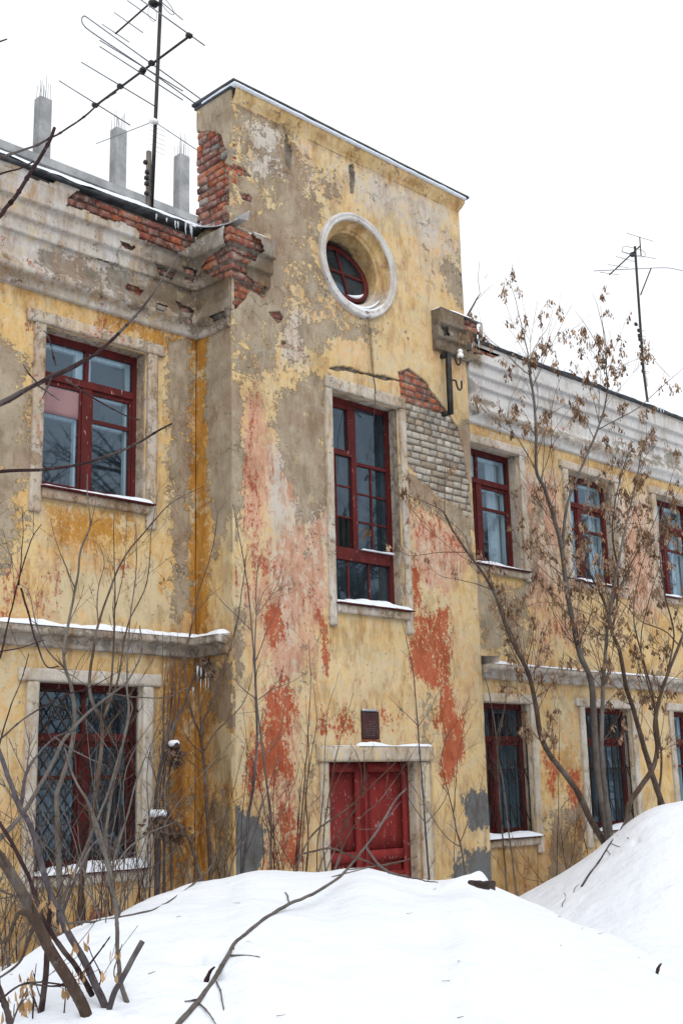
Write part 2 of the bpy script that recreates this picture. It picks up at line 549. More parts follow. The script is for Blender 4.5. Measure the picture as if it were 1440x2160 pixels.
RIDGE1 = [(-500, 2230), (-200, 2130), (0, 2052), (70, 2003), (140, 1964), (200, 1940), (250, 1919), (330, 1888), (400, 1868), (485, 1852), (510, 1838),
          (540, 1832), (600, 1838), (690, 1843), (730, 1833), (765, 1829), (800, 1835), (860, 1852), (920, 1863), (1000, 1857),
          (1030, 1873), (1090, 1897), (1150, 1922), (1200, 1950), (1300, 1983), (1350, 2010), (1400, 2045), (1440, 2064), (1600, 2120), (1900, 2200)]
R1 = _ae(RIDGE1)
R1u_ = np.interp(np.arange(len(RIDGE1)), np.arange(len(RIDGE1)), [4.6, 5.2, 5.9, 6.2, 6.5, 6.8, 7.0, 7.4, 7.8, 8.2, 8.3, 8.4, 8.5, 8.6, 8.7, 8.8, 8.8, 8.7, 8.5,
                8.3, 8.2, 8.0, 7.8, 7.5, 7.1, 6.9, 6.7, 6.6, 6.2, 5.8])
def _smooth(az, val, s=.011):
    g = np.arange(-1.2, 1.2, .002); v = np.interp(g, az, val); k = np.exp(-.5 * (np.arange(-40, 41) * .002 / s) ** 2); k /= k.sum()
    return g, np.convolve(np.pad(v, 40, mode='edge'), k, 'valid')


AZG, E1G = _smooth(R1[:, 0], R1[:, 1], .006)
_, U1G = _smooth(R1[:, 0], R1u_, .03)
RIDGE2 = [(1000, 1960), (1060, 1915), (1090, 1897), (1130, 1874), (1200, 1832), (1250, 1795), (1300, 1752), (1340, 1722), (1370, 1706), (1400, 1696), (1440, 1689), (1520, 1684),
          (1620, 1705), (1800, 1800), (2200, 1900)]
R2 = _ae(RIDGE2)
_, E2G = _smooth(R2[:, 0], R2[:, 1], .008)
PITS = [(408, 2021, .10, .05), (440, 2056, .05, .07), (1386, 2045, .06, .05), (425, 2012, .02, .10), (1340, 1775, .03, .06), (184, 2146, .05, -.022), (232, 2143, .05, -.02), (282, 2150, .04, -.018), (1000, 1866, .10, -.05), (955, 1868, .12, -.035), (1018, 1871, .05, -.05)]


def terrain(x, y, pits=True):
    x = np.asarray(x, float); y = np.asarray(y, float)
    u = x * sY + y * cY; v = x * cY - y * sY
    az = v / np.maximum(u, .3)
    e1 = np.interp(az, AZG, E1G); ur = np.interp(az, AZG, U1G)
    zr = e1 * ur
    t = np.clip((u - 1.4) / (ur - 1.4), 0, 1)
    zf = GZ + (zr - GZ) * (1 - (1 - t) ** 2.1)
    zb = -1.42 + .12 * np.clip((az + .3) / .6, 0, 1)
    zback = zb + (zr - zb) * np.exp(-(np.maximum(u - ur, 0) / 1.05) ** 2)
    z = np.where(u < ur, zf, zback)
    e2 = np.interp(az, AZG, E2G); u2 = 11.4
    z2r = e2 * u2
    sg = np.where(u < u2, 2.6, 1.25)
    z2 = zb + (z2r - zb) * np.exp(-((u - u2) / sg) ** 2)
    k = .06
    zz = np.maximum(z, z2) + k * np.log1p(np.exp(-np.abs(z - z2) / k)) * np.clip((u - ur) / 1.0, 0, 1)
    side = np.clip((np.abs(az) - .55) / .5, 0, 1); side = side * side * (3 - 2 * side)
    zz = zz * (1 - side) + GZ * side
    zz = np.where(u < .3, GZ, zz)
    P = np.stack([x, y, np.zeros_like(x)], -1).reshape(-1, 3)
    nz = ((fbm(P, .9, 3, 3) - .5) * .085 + (fbm(P, 2.4, 4, 8) - .5) * .045 + (fbm(P, 9, 3, 12) - .5) * .006).reshape(x.shape)
    zz = zz + nz * np.clip((u - 1) / 2, 0, 1)
    if pits:
        for (cx, cy, s, dep) in PITP:
            zz = zz - dep * np.exp(-((x - cx) ** 2 + (y - cy) ** 2) / (s * s))
    return zz


PITP = []


def hit(px, py, lo=2.0, hi=14.0):
    """first point where the sight line meets the snow"""
    d = ray(px, py); us = np.arange(lo, hi, .02)
    k = us / (d[0] * sY + d[1] * cY)
    P = d[None, :] * k[:, None]
    z = terrain(P[:, 0], P[:, 1], False)
    w = np.where(P[:, 2] <= z)[0]
    i = w[0] if len(w) else len(us) - 1
    return np.array([P[i][0], P[i][1], z[i]]), us[i]


PITP = [(*hit(a, b)[0][:2], s, dep) for a, b, s, dep in PITS]
th = np.radians(np.concatenate([np.arange(-180, -26, 3), np.arange(-26, 26, .13), np.arange(26, 180, 3)]))
rr = np.concatenate([np.arange(.5, 3, .1), np.arange(3, 16.5, .05), np.geomspace(16.6, 600, 34)])
TH, RR = np.meshgrid(th, rr, indexing='ij')
gx = RR * (sY * np.cos(TH) + cY * np.sin(TH)); gy = RR * (cY * np.cos(TH) - sY * np.sin(TH))
gz = terrain(gx, gy)
nT, nR = TH.shape
gv = np.stack([gx, gy, gz], -1).reshape(-1, 3)
ii, jj = np.meshgrid(np.arange(nT), np.arange(nR - 1), indexing='ij')
i2 = (ii + 1) % nT
gf = np.stack([ii * nR + jj, ii * nR + jj + 1, i2 * nR + jj + 1, i2 * nR + jj], -1).reshape(-1, 4)


def fast_mesh(name, V, Q):
    me = bpy.data.meshes.new(name)
    me.vertices.add(len(V)); me.vertices.foreach_set('co', np.asarray(V, np.float32).ravel())
    me.loops.add(len(Q) * 4); me.loops.foreach_set('vertex_index', np.asarray(Q, np.int32).ravel())
    me.polygons.add(len(Q))
    me.polygons.foreach_set('loop_start', np.arange(0, len(Q) * 4, 4, dtype=np.int32))
    me.polygons.foreach_set('loop_total', np.full(len(Q), 4, np.int32))
    me.polygons.foreach_set('use_smooth', np.ones(len(Q), bool))
    me.update(calc_edges=True); me.validate()
    return me


ground = link('snow_ground', fast_mesh('snow_ground', gv, gf[:, ::-1]), MAT['snow'])
tag(ground, 'deep fresh snow heaped in front of the old building', kind='structure')
gc = MB(); gc.add(np.vstack([[[0, 0, GZ]], gv.reshape(nT, nR, 3)[:, 0]]), [(0, 1 + (i + 1) % nT, 1 + i) for i in range(nT)])
gcm = gc.build('snow_patch', MAT['snow'], ground)

# ------------------------------------------------------------------ the old building
TX0, TX1, TY, WY = 7.01, 10.57, 8.34, 8.88
B = empty('old_building', (8.8, 9.2, -1.6), 'old two storey yellow building with peeling plaster, bare brick and red windows', 'building')


def part(o, p=B):
    o.parent = p
    o.matrix_parent_inverse = Matrix.Translation(p.matrix_basis.translation).inverted() if p.type == 'EMPTY' else Matrix.Identity(4)
    return o


def bld(mb, name, mat, p=B, smooth=True):
    return part(mb.build(name, MAT[mat], None, smooth), p)


def axis(a, b, res, extra=()):
    n = max(1, int(round((b - a) / res)))
    v = np.concatenate([np.linspace(a, b, n + 1), [e for e in extra if a < e < b]])
    v = np.unique(np.round(v, 5))
    keep = [v[0]]
    ex = set(round(e, 5) for e in extra)
    for q in v[1:]:
        if q - keep[-1] < res * .35:
            if q in ex: keep[-1] = q
            continue
        keep.append(q)
    return np.array(keep)


WEARK = {'render': 0, 'red': 1, 'pale': 2, 'grey': 3}
WASHK = {'ochre': 0, 'pink': 1, 'dirt': 2, 'lime': 3}


def set_wear(me, U, V, fields, base):
    """fields: (kind, polygon in wall metres, soft width, strength)"""
    P = np.stack([U, V], 1)
    a = np.zeros((len(P), 4), np.float32); b = np.zeros((len(P), 4), np.float32)
    for k, v in base.items():
        (a if k in WEARK else b)[:, WEARK.get(k, WASHK.get(k))] = v
    for k, poly, w, s in fields:
        poly = np.asarray(poly)
        w = w * 1.9; lo, hi = poly.min(0) - w * 1.5, poly.max(0) + w * 1.5
        m = np.where(((P >= lo) & (P <= hi)).all(1))[0]
        if not len(m): continue
        f = np.clip(.62 - sd_poly(P[m], poly) / (2 * w), 0, 1) * abs(s)
        arr, c = (a, WEARK[k]) if k in WEARK else (b, WASHK[k])
        arr[m, c] = np.maximum(arr[m, c], f) if s > 0 else np.minimum(arr[m, c], 1 - f)
    for nm, arr in (('wear', a), ('wash', b)):
        at = me.attributes.new(nm, 'FLOAT_COLOR', 'POINT'); at.data.foreach_set('color', arr.ravel())


def sheet(name, mat, ua, va, world_fn, rects, polys, discs, fields, base, thick=.028, amp=.007, seed=0, parent=B, rag=.035):
    """a skin of plaster: a fine uneven sheet, cut where openings are and where the plaster has fallen, with real thickness at its broken edges"""
    U, V = np.meshgrid(ua, va, indexing='ij'); nu, nv = U.shape
    U, V = U.ravel(), V.ravel()
    i, j = np.meshgrid(np.arange(nu - 1), np.arange(nv - 1), indexing='ij')
    Q = np.stack([i * nv + j, (i + 1) * nv + j, (i + 1) * nv + j + 1, i * nv + j + 1], -1).reshape(-1, 4)
    cu, cv = U[Q].mean(1), V[Q].mean(1)
    kill = np.zeros(len(Q), bool)
    for a0, a1, b0, b1 in rects: kill |= (cu > a0) & (cu < a1) & (cv > b0) & (cv < b1)
    for x, z, r in discs: kill |= (cu - x) ** 2 + (cv - z) ** 2 < r * r
    C = np.stack([cu, cv], 1)
    edge = (fbm(np.stack([cu, cv, cu * 0], 1), 7, 4, 31 + seed) - .5) * 2 * rag
    for poly in polys:
        poly = np.asarray(poly)
        lo, hi = poly.min(0) - .1, poly.max(0) + .1
        m = np.where(((C >= lo) & (C <= hi)).all(1))[0]
        kill[m] |= sd_poly(C[m], poly) + edge[m] < 0
    Q = Q[~kill]
    P3 = np.stack([U, V, U * 0], 1)
    d = (fbm(P3, 1.3, 3, seed) - .5) * 2 * amp * 1.6 + (fbm(P3, 9, 4, seed + 5) - .5) * 2 * amp * .55
    W = world_fn(U, V, d); Wb = world_fn(U, V, d - thick)
    # rims where a face edge is not shared
    E = np.concatenate([Q[:, [0, 1]], Q[:, [1, 2]], Q[:, [2, 3]], Q[:, [3, 0]]])
    key = np.minimum(E[:, 0], E[:, 1]).astype(np.int64) * (nu * nv) + np.maximum(E[:, 0], E[:, 1])
    _, inv, cnt = np.unique(key, return_inverse=True, return_counts=True)
    bd = E[cnt[inv] == 1]
    N = nu * nv
    rim = np.stack([bd[:, 1], bd[:, 0], bd[:, 0] + N, bd[:, 1] + N], 1)
    allv = np.concatenate([W, Wb]); allq = np.concatenate([Q, rim])
    used = np.unique(allq); mp = np.full(2 * N, -1); mp[used] = np.arange(len(used))
    me = fast_mesh(name, allv[used], mp[allq])
    set_wear(me, np.concatenate([U, U])[used], np.concatenate([V, V])[used], fields, base)
    return part(link(name, me, MAT[mat]), parent)


def fY(Y):
    return lambda u, v, d: np.stack([u, Y - d, v], -1)


def fX(X):       # left-facing side
    return lambda u, v, d: np.stack([X - d, u, v], -1)


def pY(Y, *pts): return [tuple(onY(a, b, Y)[[0, 2]]) for a, b in pts]
def pX(X, *pts): return [tuple(onX(a, b, X)[[1, 2]]) for a, b in pts]


RED_BR = [(.30, .085, .045), (.36, .10, .05), (.26, .08, .055), (.22, .085, .07), (.33, .13, .08), (.40, .12, .055)]
DARK_BR = [(.20, .085, .07), (.24, .09, .075), (.17, .08, .07), (.27, .10, .07)]
WHITE_BR = [(.34, .27, .20), (.40, .33, .25), (.46, .43, .37), (.50, .47, .41), (.40, .37, .32), (.44, .40, .33), (.49, .45, .38), (.34, .31, .26)]


def bricks(mb, u0, u1, v0, v1, fn, inside, colf, rng, d=-.010, jit=.006, bl=.25, bh=.060, jo=.017):
    """courses of worn bricks, every brick its own uneven block"""
    row = 0; z = v0
    while z < v1:
        header = rng.random() < .35
        L = .12 if header else bl
        x = u0 - rng.random() * L
        while x < u1:
            ll = L * rng.uniform(.93, 1.04)
            a, b = max(x, u0), min(x + ll, u1)
            if b - a > .035 and inside((a + b) / 2, z + bh / 2):
                nu_, nv_ = max(3, int((b - a) / .03)), 4
                gu, gv_ = np.meshgrid(np.linspace(0, 1, nu_ + 1), np.linspace(0, 1, nv_ + 1), indexing='ij')
                uu = a + gu * (b - a); vv = z + gv_ * bh + rng.uniform(-.003, .003)
                eu = np.minimum(gu, 1 - gu) * (b - a); ev = np.minimum(gv_, 1 - gv_) * bh
                near = np.minimum(eu, ev)
                seed = rng.randrange(999)
                P = np.stack([uu.ravel(), vv.ravel(), uu.ravel() * 0 + seed], 1)
                dd = d + rng.uniform(-jit, jit) - .009 * np.exp(-near.ravel() / .0035) + (fbm(P, 34, 3, seed) - .5) * .012
                uu = uu.ravel() + (fbm(P, 18, 3, seed + 1) - .5) * .020; vv = vv.ravel() + (fbm(P, 18, 3, seed + 2) - .5) * .016
                front = fn(uu, vv, dd)
                # sides go back
                ring = [i * (nv_ + 1) for i in range(nu_ + 1)] + [nu_ * (nv_ + 1) + j for j in range(1, nv_ + 1)] + \
                       [i * (nv_ + 1) + nv_ for i in range(nu_ - 1, -1, -1)] + [j for j in range(nv_ - 1, 0, -1)]
                back = fn(uu[ring], vv[ring], dd[ring] * 0 + d - .07)
                n0 = (nu_ + 1) * (nv_ + 1)
                fc = [(i * (nv_ + 1) + j, (i + 1) * (nv_ + 1) + j, (i + 1) * (nv_ + 1) + j + 1, i * (nv_ + 1) + j + 1) for i in range(nu_) for j in range(nv_)]
                k = len(ring)
                fc += [(ring[(q + 1) % k], ring[q], n0 + q, n0 + (q + 1) % k) for q in range(k)]
                c = np.array(colf((a + b) / 2, z, rng)) * rng.uniform(.68, 1.2)
                mb.add(np.vstack([front, back]), fc, c)
            x += ll + jo * rng.uniform(.7, 1.3)
        z += bh + jo; row += 1


def pick(pal): return lambda u, v, rng: rng.choice(pal)


# ---- tower front
T = lambda *p: pY(TY, *p)
TW = (8.315, 9.345, 1.755, 3.96)          # tall window
RC = (8.765, 5.45)                        # round window centre
DR = (8.15, 9.46, -2.2, .22)             # door opening
hole_big = T((838, 784), (862, 776), (880, 792), (900, 806), (920, 838), (942, 868), (952, 880), (966, 905), (976, 940), (984, 985), (992, 1040), (995, 1085), (985, 1092),
             (965, 1072), (940, 1054), (920, 1044), (905, 1032), (885, 1016), (866, 990), (850, 972), (846, 850))
hole_small = [T((488, 345), (515, 352), (527, 372), (508, 374), (488, 362)), T((508, 406), (528, 413), (531, 424), (510, 419)),
              T((570, 661), (590, 659), (602, 672), (586, 682)), T((590, 716), (606, 721), (604, 733), (593, 731)),
              T((476, 588), (500, 575), (530, 585), (548, 600), (562, 616), (556, 627), (530, 613), (515, 640), (500, 652), (476, 655)),
              T((600, 280), (607, 284), (615, 320), (613, 362), (606, 352), (602, 312)),
              T((738, 352), (746, 344), (752, 380), (748, 412), (738, 410)),
              T((690, 772), (740, 776), (800, 790), (845, 800), (840, 806), (790, 798), (735, 783), (692, 780))]
w1 = .10
TF = [
    ('render', T((495, 205), (560, 235), (640, 320), (700, 400), (686, 452), (668, 520), (682, 620), (730, 680), (690, 720), (610, 755), (560, 800), (500, 830), (480, 700)), .16, .80),
    ('render', T((590, 840), (640, 800), (690, 800), (690, 1080), (640, 1095), (605, 1010), (585, 900)), .09, .92),
    ('render', T((478, 800), (506, 820), (508, 1000), (500, 1120), (478, 1180)), .06, 1), ('render', T((480, 1280), (512, 1290), (508, 1400), (500, 1440), (480, 1440)), .08, .9),
    ('render', T((925, 560), (950, 540), (985, 600), (985, 660), (950, 630)), .06, .85),
    ('render', T((965, 900), (990, 880), (1010, 1150), (990, 1100)), .05, 1), ('render', T((850, 985), (930, 1040), (990, 1095), (1000, 1200), (960, 1110), (900, 1070), (856, 1050)), .07, .85),
    ('render', T((680, 660), (720, 690), (790, 690), (790, 715), (700, 720), (660, 700)), .06, .8), ('render', T((880, 1465), (910, 1440), (920, 1500), (905, 1620), (880, 1560)), .05, .55),
    ('render', T((640, 1520), (680, 1530), (690, 1640), (640, 1660)), .08, .45),
    ('lime', T((720, 330), (960, 430), (968, 560), (900, 540), (850, 480), (740, 430)), .14, .62), ('lime', T((520, 250), (600, 260), (590, 400), (520, 380)), .12, .6),
    ('lime', T((600, 240), (985, 440), (985, 640), (900, 640), (840, 470), (740, 420), (640, 430)), .1, .42), ('render', T((600, 260), (985, 440), (985, 600), (900, 640), (860, 470), (740, 420), (640, 440)), .1, .34),
    ('pale', T((830, 520), (975, 560), (975, 760), (700, 760), (700, 700), (830, 660)), .1, .38), ('render', T((640, 1040), (690, 1040), (680, 1460), (560, 1460), (560, 1300)), .15, .36),
    ('grey', T((662, 540), (690, 460), (755, 440), (820, 520), (838, 600), (815, 680), (760, 705), (690, 680), (664, 620)),   .08, .26),
    ('pale', T((540, 260), (590, 270), (600, 380), (560, 390)), .1, .6), ('pale', T((560, 690), (620, 700), (690, 740), (680, 800), (560, 800)), .16, .62),
    ('pale', T((610, 560), (640, 560), (650, 660), (600, 760), (585, 740)), .09, .6), ('pale', T((478, 1180), (510, 1180), (520, 1650), (480, 1660)), .07, .95),
    ('pale', T((700, 1320), (870, 1330), (860, 1480), (700, 1470)), .18, .5),
    ('pink', T((512, 830), (560, 840), (575, 960), (570, 1130), (510, 1130)), .08, .75), ('pink', T((590, 880), (640, 900), (640, 1050), (600, 1080)), .08, .72),
    ('pink', T((508, 1100), (690, 1080), (690, 1250), (660, 1420), (560, 1440), (520, 1300)), .14, .66), ('pink', T((862, 1080), (990, 1110), (1000, 1180), (940, 1260), (866, 1220)), .1, .72),
    ('pink', T((540, 1440), (660, 1440), (650, 1830), (550, 1830)), .12, .62),
    ('lime', T((545, 900), (600, 950), (690, 1060), (690, 1240), (640, 1330), (640, 1420), (575, 1430), (560, 1250)), .10, .72), ('lime', T((870, 1090), (970, 1120), (985, 1170), (950, 1240), (900, 1240), (870, 1180)), .08, .74),
    ('red', T((508, 1000), (560, 1010), (560, 1110), (600, 1200), (560, 1280), (510, 1190)), .14, .62), ('red', T((510, 830), (548, 828), (552, 960), (515, 1000)), .1, .42),
    ('red', T((555, 1268), (600, 1276), (612, 1335), (575, 1372), (552, 1330)), .06, .85), ('red', T((672, 1290), (690, 1320), (698, 1440), (680, 1420)), .03, .85), ('red', T((630, 1225), (660, 1230), (660, 1290), (630, 1270)), .07, .6),
    ('red', T((556, 1468), (610, 1436), (642, 1500), (604, 1560), (642, 1620), (622, 1665), (580, 1640), (520, 1700), (512, 1640), (548, 1560)), .08, .82), ('red', T((572, 1680), (632, 1690), (644, 1750), (640, 1840), (550, 1840), (556, 1760)), .08, .78),
    ('red', T((862, 1085), (990, 1100), (1000, 1180), (870, 1240)), .14, .56), ('red', T((860, 1210), (880, 1195), (892, 1285), (872, 1290)), .04, .9),
    ('red', T((866, 1295), (946, 1278), (952, 1350), (945, 1446), (918, 1452), (868, 1420)), .06, .92), ('red', T((934, 1440), (950, 1440), (956, 1500), (976, 1520), (982, 1580), (966, 1622), (944, 1662), (930, 1640), (930, 1560), (914, 1520)), .05, .95),
    ('red', T((676, 1490), (760, 1505), (760, 1562), (680, 1560)), .07, .66), ('red', T((800, 1500), (852, 1495), (850, 1560), (802, 1565)), .07, .64), ('red', T((515, 1120), (530, 1120), (530, 1150), (515, 1150)), .05, .6),
    ('render', T((515, 240), (600, 255), (606, 380), (560, 395), (520, 370)), .10, -.55), ('render', T((545, 400), (590, 400), (588, 385), (600, 450), (550, 450)), .08, -.5), ('render', T((560, 690), (620, 700), (690, 735), (690, 790), (560, 800)), .14, -.56),
    ('render', T((608, 550), (645, 550), (652, 660), (610, 760), (585, 740)), .09, -.52), ('render', T((600, 640), (690, 640), (690, 700), (610, 700)), .10, -.5), ('render', T((620, 300), (700, 390), (690, 450), (640, 420)), .08, -.52),
    ('lime', T((520, 250), (600, 260), (596, 380), (525, 375)), .08, .8), ('lime', T((600, 640), (680, 650), (650, 760), (570, 790)), .1, .55),
    ('grey', T((476, 1655), (498, 1650), (508, 1700), (545, 1728), (554, 1800), (546, 1900), (476, 1900)), .05, 1), ('grey', T((972, 1690), (1000, 1662), (1030, 1670), (1030, 1735), (992, 1745)), .05, .98),
    ('grey', T((986, 1805), (1010, 1790), (1045, 1808), (1045, 1900), (984, 1900)), .05, 1), ('grey', T((952, 1825), (985, 1800), (984, 1880), (948, 1880)), .06, .75),
    ('grey', T((990, 620), (960, 640), (950, 560), (985, 560)), .06, .5),
    ('ochre', T((495, 195), (985, 440), (985, 470), (560, 245)), .06, .6), ('ochre', T((700, 390), (760, 420), (720, 450)), .08, .4), ('ochre', T((505, 830), (560, 820), (560, 930), (515, 940)), .07, .6),
    ('ochre', T((860, 1340), (1010, 1500), (1010, 1850), (900, 1850), (880, 1500)), .2, .42),
    ('dirt', T((480, 1600), (1040, 1700), (1045, 1950), (478, 1950)), .4, .55), ('dirt', T((495, 190), (985, 430), (985, 460), (495, 230)), .06, .8), ('dirt', T((690, 1300), (870, 1310), (868, 1360), (690, 1350)), .1, .55),
]
TOP = 6.70
sheet('facade_wall', 'tower', axis(TX0, TX1, .0125, (TW[0], TW[1], DR[0], DR[1])), axis(-2.0, TOP, .0125, (TW[2], TW[3], DR[3])), fY(TY),
      [TW, DR], [hole_big] + hole_small, [(*RC, .50)], TF, {'ochre': .15, 'pale': .45, 'lime': .18, 'pink': .22, 'dirt': .22, 'render': .17}, seed=1)
rng = random.Random(4)
mb = MB()


def in_any(polys, pad):
    arr = [np.asarray(p) for p in polys]
    def f(u, v):
        return any(sd_poly(np.array([[u, v]]), p)[0] < pad for p in arr)
    return f


def tower_col(u, v, rng):
    a = onY(850, 857, TY); b = onY(950, 885, TY)
    line = a[2] + (u - a[0]) * (b[2] - a[2]) / (b[0] - a[0])
    if u > 9.2 and v < 4.3: return rng.choice(WHITE_BR if v < line else RED_BR)
    return rng.choice(RED_BR)


for h in [hole_big] + hole_small[:5]:
    q = np.array(h); mb = MB()
    bricks(mb, max(TX0, q[:, 0].min() - .1), min(TX1, q[:, 0].max() + .1), math.floor((q[:, 1].min() - .1) / .077) * .077, q[:, 1].max() + .1, fY(TY), (lambda u, v, f_=in_any([h], .09), big=h is hole_big: f_(u, v) and not (big and u < 9.43 and v < 4.0)), tower_col, rng)
    bld(mb, 'brickwork', 'brick')
mb = MB()
for x0, x1, z0, z1 in ((TX0, TX1, 4.4, 4.72), (TX0, 8.1, 4.72, 6.7), (9.4, TX1, 4.72, 6.7), (8.1, 9.4, 6.2, 6.7), (TX0, 8.2, 3, 4.4), (9.25, TX1, 2.4, 4.4), (8.2, 9.25, 4.0, 4.4)):
    mb.box(x0 + .03, x1 - .03, TY + .026, TY + .03, z0, z1)
bld(mb, 'mortar_bed', 'mortar', smooth=False)

# ---- tower side (left) face and hidden right face
SX = lambda *p: pX(TX0, *p)
side_hole = SX((412, 275), (455, 277), (470, 290), (480, 330), (472, 345), (492, 350), (492, 388), (476, 396), (492, 402), (493, 428), (470, 440), (486, 452), (480, 482), (412, 482))
side_hole2 = SX((446, 655), (480, 650), (498, 650), (498, 668), (470, 668), (440, 674))
SFd = [('render', SX((436, 700), (490, 690), (490, 1060), (455, 1180), (437, 1000)), .05, .97), ('ochre', SX((405, 700), (440, 690), (438, 1340), (405, 1340)), .07, .95), ('ochre', SX((400, 1350), (440, 1350), (440, 1860), (400, 1860)), .1, .8),
       ('render', SX((440, 1400), (492, 1400), (492, 1540), (450, 1520)), .06, .8), ('pale', SX((450, 1530), (492, 1560), (492, 1660), (452, 1650)), .05, .9), ('pale', SX((468, 1020), (492, 1000), (492, 1300), (470, 1290)), .04, .8),
       ('render', SX((440, 1680), (492, 1640), (492, 1900), (450, 1900)), .07, .7), ('dirt', SX((400, 1330), (492, 1330), (492, 1950), (400, 1950)), .3, .85), ('lime', SX((420, 230), (490, 200), (490, 300), (420, 300)), .1, .5),
       ('render', SX((415, 200), (492, 170), (492, 480), (415, 480)), .1, 1), ('render', SX((415, 580), (492, 590), (492, 660), (415, 660)), .06, 1)]
sheet('return_wall', 'wing', axis(TY, WY, .0125), axis(-2.0, 6.83, .0125), fX(TX0), [], [side_hole, side_hole2], [], SFd, {'ochre': .3, 'dirt': .28, 'pale': .3, 'render': .2}, seed=5)
mb = MB(); rng = random.Random(9)
bricks(mb, TY + .004, WY + .01, 5.2, 6.85, fX(TX0), in_any([side_hole], .12), lambda u, v, r: r.choice(RED_BR + DARK_BR + [(.30, .27, .24)]), rng, d=-.004, jit=.012)
bld(mb, 'brickwork', 'brick'); mb = MB()
bricks(mb, TY + .004, WY + .01, 4.3, 4.75, fX(TX0), in_any([side_hole2], .08), pick(RED_BR), rng)
bld(mb, 'brickwork', 'brick')
mb = MB(); mb.box(TX0 + .026, TX1 - .026, TY + .034, WY - .02, 4.0, 6.86)
mb2 = MB()
# the parapet is a solid slab pierced by the round window: rear face and filling pieces
mb2.box(TX0 + .035, RC[0] - .62, TY + .035, WY, 4.2, 6.86)
mb2.box(RC[0] + .62, TX1 - .035, TY + .035, WY, 4.2, 6.86)
mb2.box(RC[0] - .62, RC[0] + .62, TY + .035, WY, RC[1] + .62, 6.86)
mb2.box(RC[0] - .62, RC[0] + .62, TY + .035, WY, 4.2, RC[1] - .62)
mb2.box(TX0 + .035, DR[0] - .02, TY + .035, WY + .3, -2, 4.2)
mb2.box(DR[1] + .02, TX1 - .035, TY + .035, WY + .3, -2, 4.2)
mb2.box(DR[0] - .02, TW[0] - .02, TY + .035, WY + .3, .5, 4.2)
mb2.box(TW[1] + .02, DR[1] + .02, TY + .035, WY + .3, .5, 4.2)
bld(mb2, 'masonry_core', 'mortar', smooth=False)
mb = MB(); mb.rough_box(TX1 - .03, TX1, TY + .002, WY, -2, 6.83, .05, .004, rnd=.004); o = bld(mb, 'return_wall', 'tower')
set_wear(o.data, *(lambda V: (V[:, 1], V[:, 2]))(np.array([v.co[:] for v in o.data.vertices])), [], {'render': .45, 'pale': .4})

# ---- wings
W_ = lambda *p: pY(WY, *p)
LU = (5.32, 6.42, 2.56, 4.03); LL = (5.36, 6.41, -.65, .90)
RU = [(11.1, 12.21, 2.55, 4.06), (13.28, 14.42, 2.55, 4.06), (15.52, 16.66, 2.55, 4.06), (17.75, 18.9, 2.55, 4.06)]
RL = [(11.05, 12.14, -.64, .91), (13.3, 14.41, -.64, .91), (15.5, 16.6, -.64, .91), (17.7, 18.8, -.64, .91)]
LF = [
    ('render', W_((-40, 700), (60, 760), (72, 830), (70, 1000), (40, 1120), (10, 1200), (-60, 1230)), .12, .85), ('render', W_((350, 715), (402, 715), (400, 1000), (397, 1290), (366, 1300), (358, 1000)), .07, .85),
    ('ochre', W_((399, 700), (425, 700), (425, 1330), (397, 1330)), .05, .95), ('ochre', W_((90, 1060), (300, 1080), (280, 1160), (120, 1160)), .1, .75), ('ochre', W_((210, 640), (400, 700), (380, 760), (200, 690)), .08, .7),
    ('ochre', W_((340, 1380), (420, 1390), (420, 1880), (340, 1880)), .12, .8),
    ('red', W_((0, 1200), (120, 1210), (125, 1300), (60, 1320), (0, 1290)), .12, .60), ('red', W_((210, 1150), (300, 1150), (290, 1230), (220, 1230)), .1, .45), ('red', W_((40, 1000), (62, 1010), (58, 1050), (40, 1040)), .05, .7),
    ('red', W_((185, 1895), (230, 1890), (240, 1950), (190, 1950)), .08, .8), ('red', W_((60, 660), (210, 680), (200, 720), (50, 700)), .06, .55), ('pink', W_((0, 1190), (130, 1200), (130, 1330), (0, 1330)), .14, .6),
    ('red', W_((335, 740), (352, 760), (350, 960), (338, 950)), .05, .5),
    ('pale', W_((100, 1200), (340, 1180), (390, 1330), (100, 1320)), .12, .78), ('pale', W_((-60, 1380), (60, 1400), (50, 1700), (-60, 1700)), .2, .6), ('pale', W_((340, 760), (372, 770), (372, 1150), (342, 1150)), .07, .55),
    ('dirt', W_((330, 1330), (425, 1330), (425, 1900), (320, 1900)), .25, .8), ('dirt', W_((-100, 1850), (330, 1850), (330, 2100), (-100, 2100)), .3, .7), ('render', W_((330, 1560), (425, 1700), (425, 1900), (330, 1890)), .14, .5),
    ('dirt', W_((-60, 560), (420, 690), (420, 740), (-60, 620)), .1, .6),
]
sheet('wing_wall', 'wing', axis(2.2, TX0, .015, (LU[0], LU[1], LL[0], LL[1])), axis(-2.0, 4.36, .015, (LU[2], LU[3], LL[2], LL[3])), fY(WY), [LU, LL], [], [], LF,
      {'ochre': .22, 'pale': .38, 'dirt': .22, 'red': .14, 'render': .18, 'lime': .1}, seed=11)
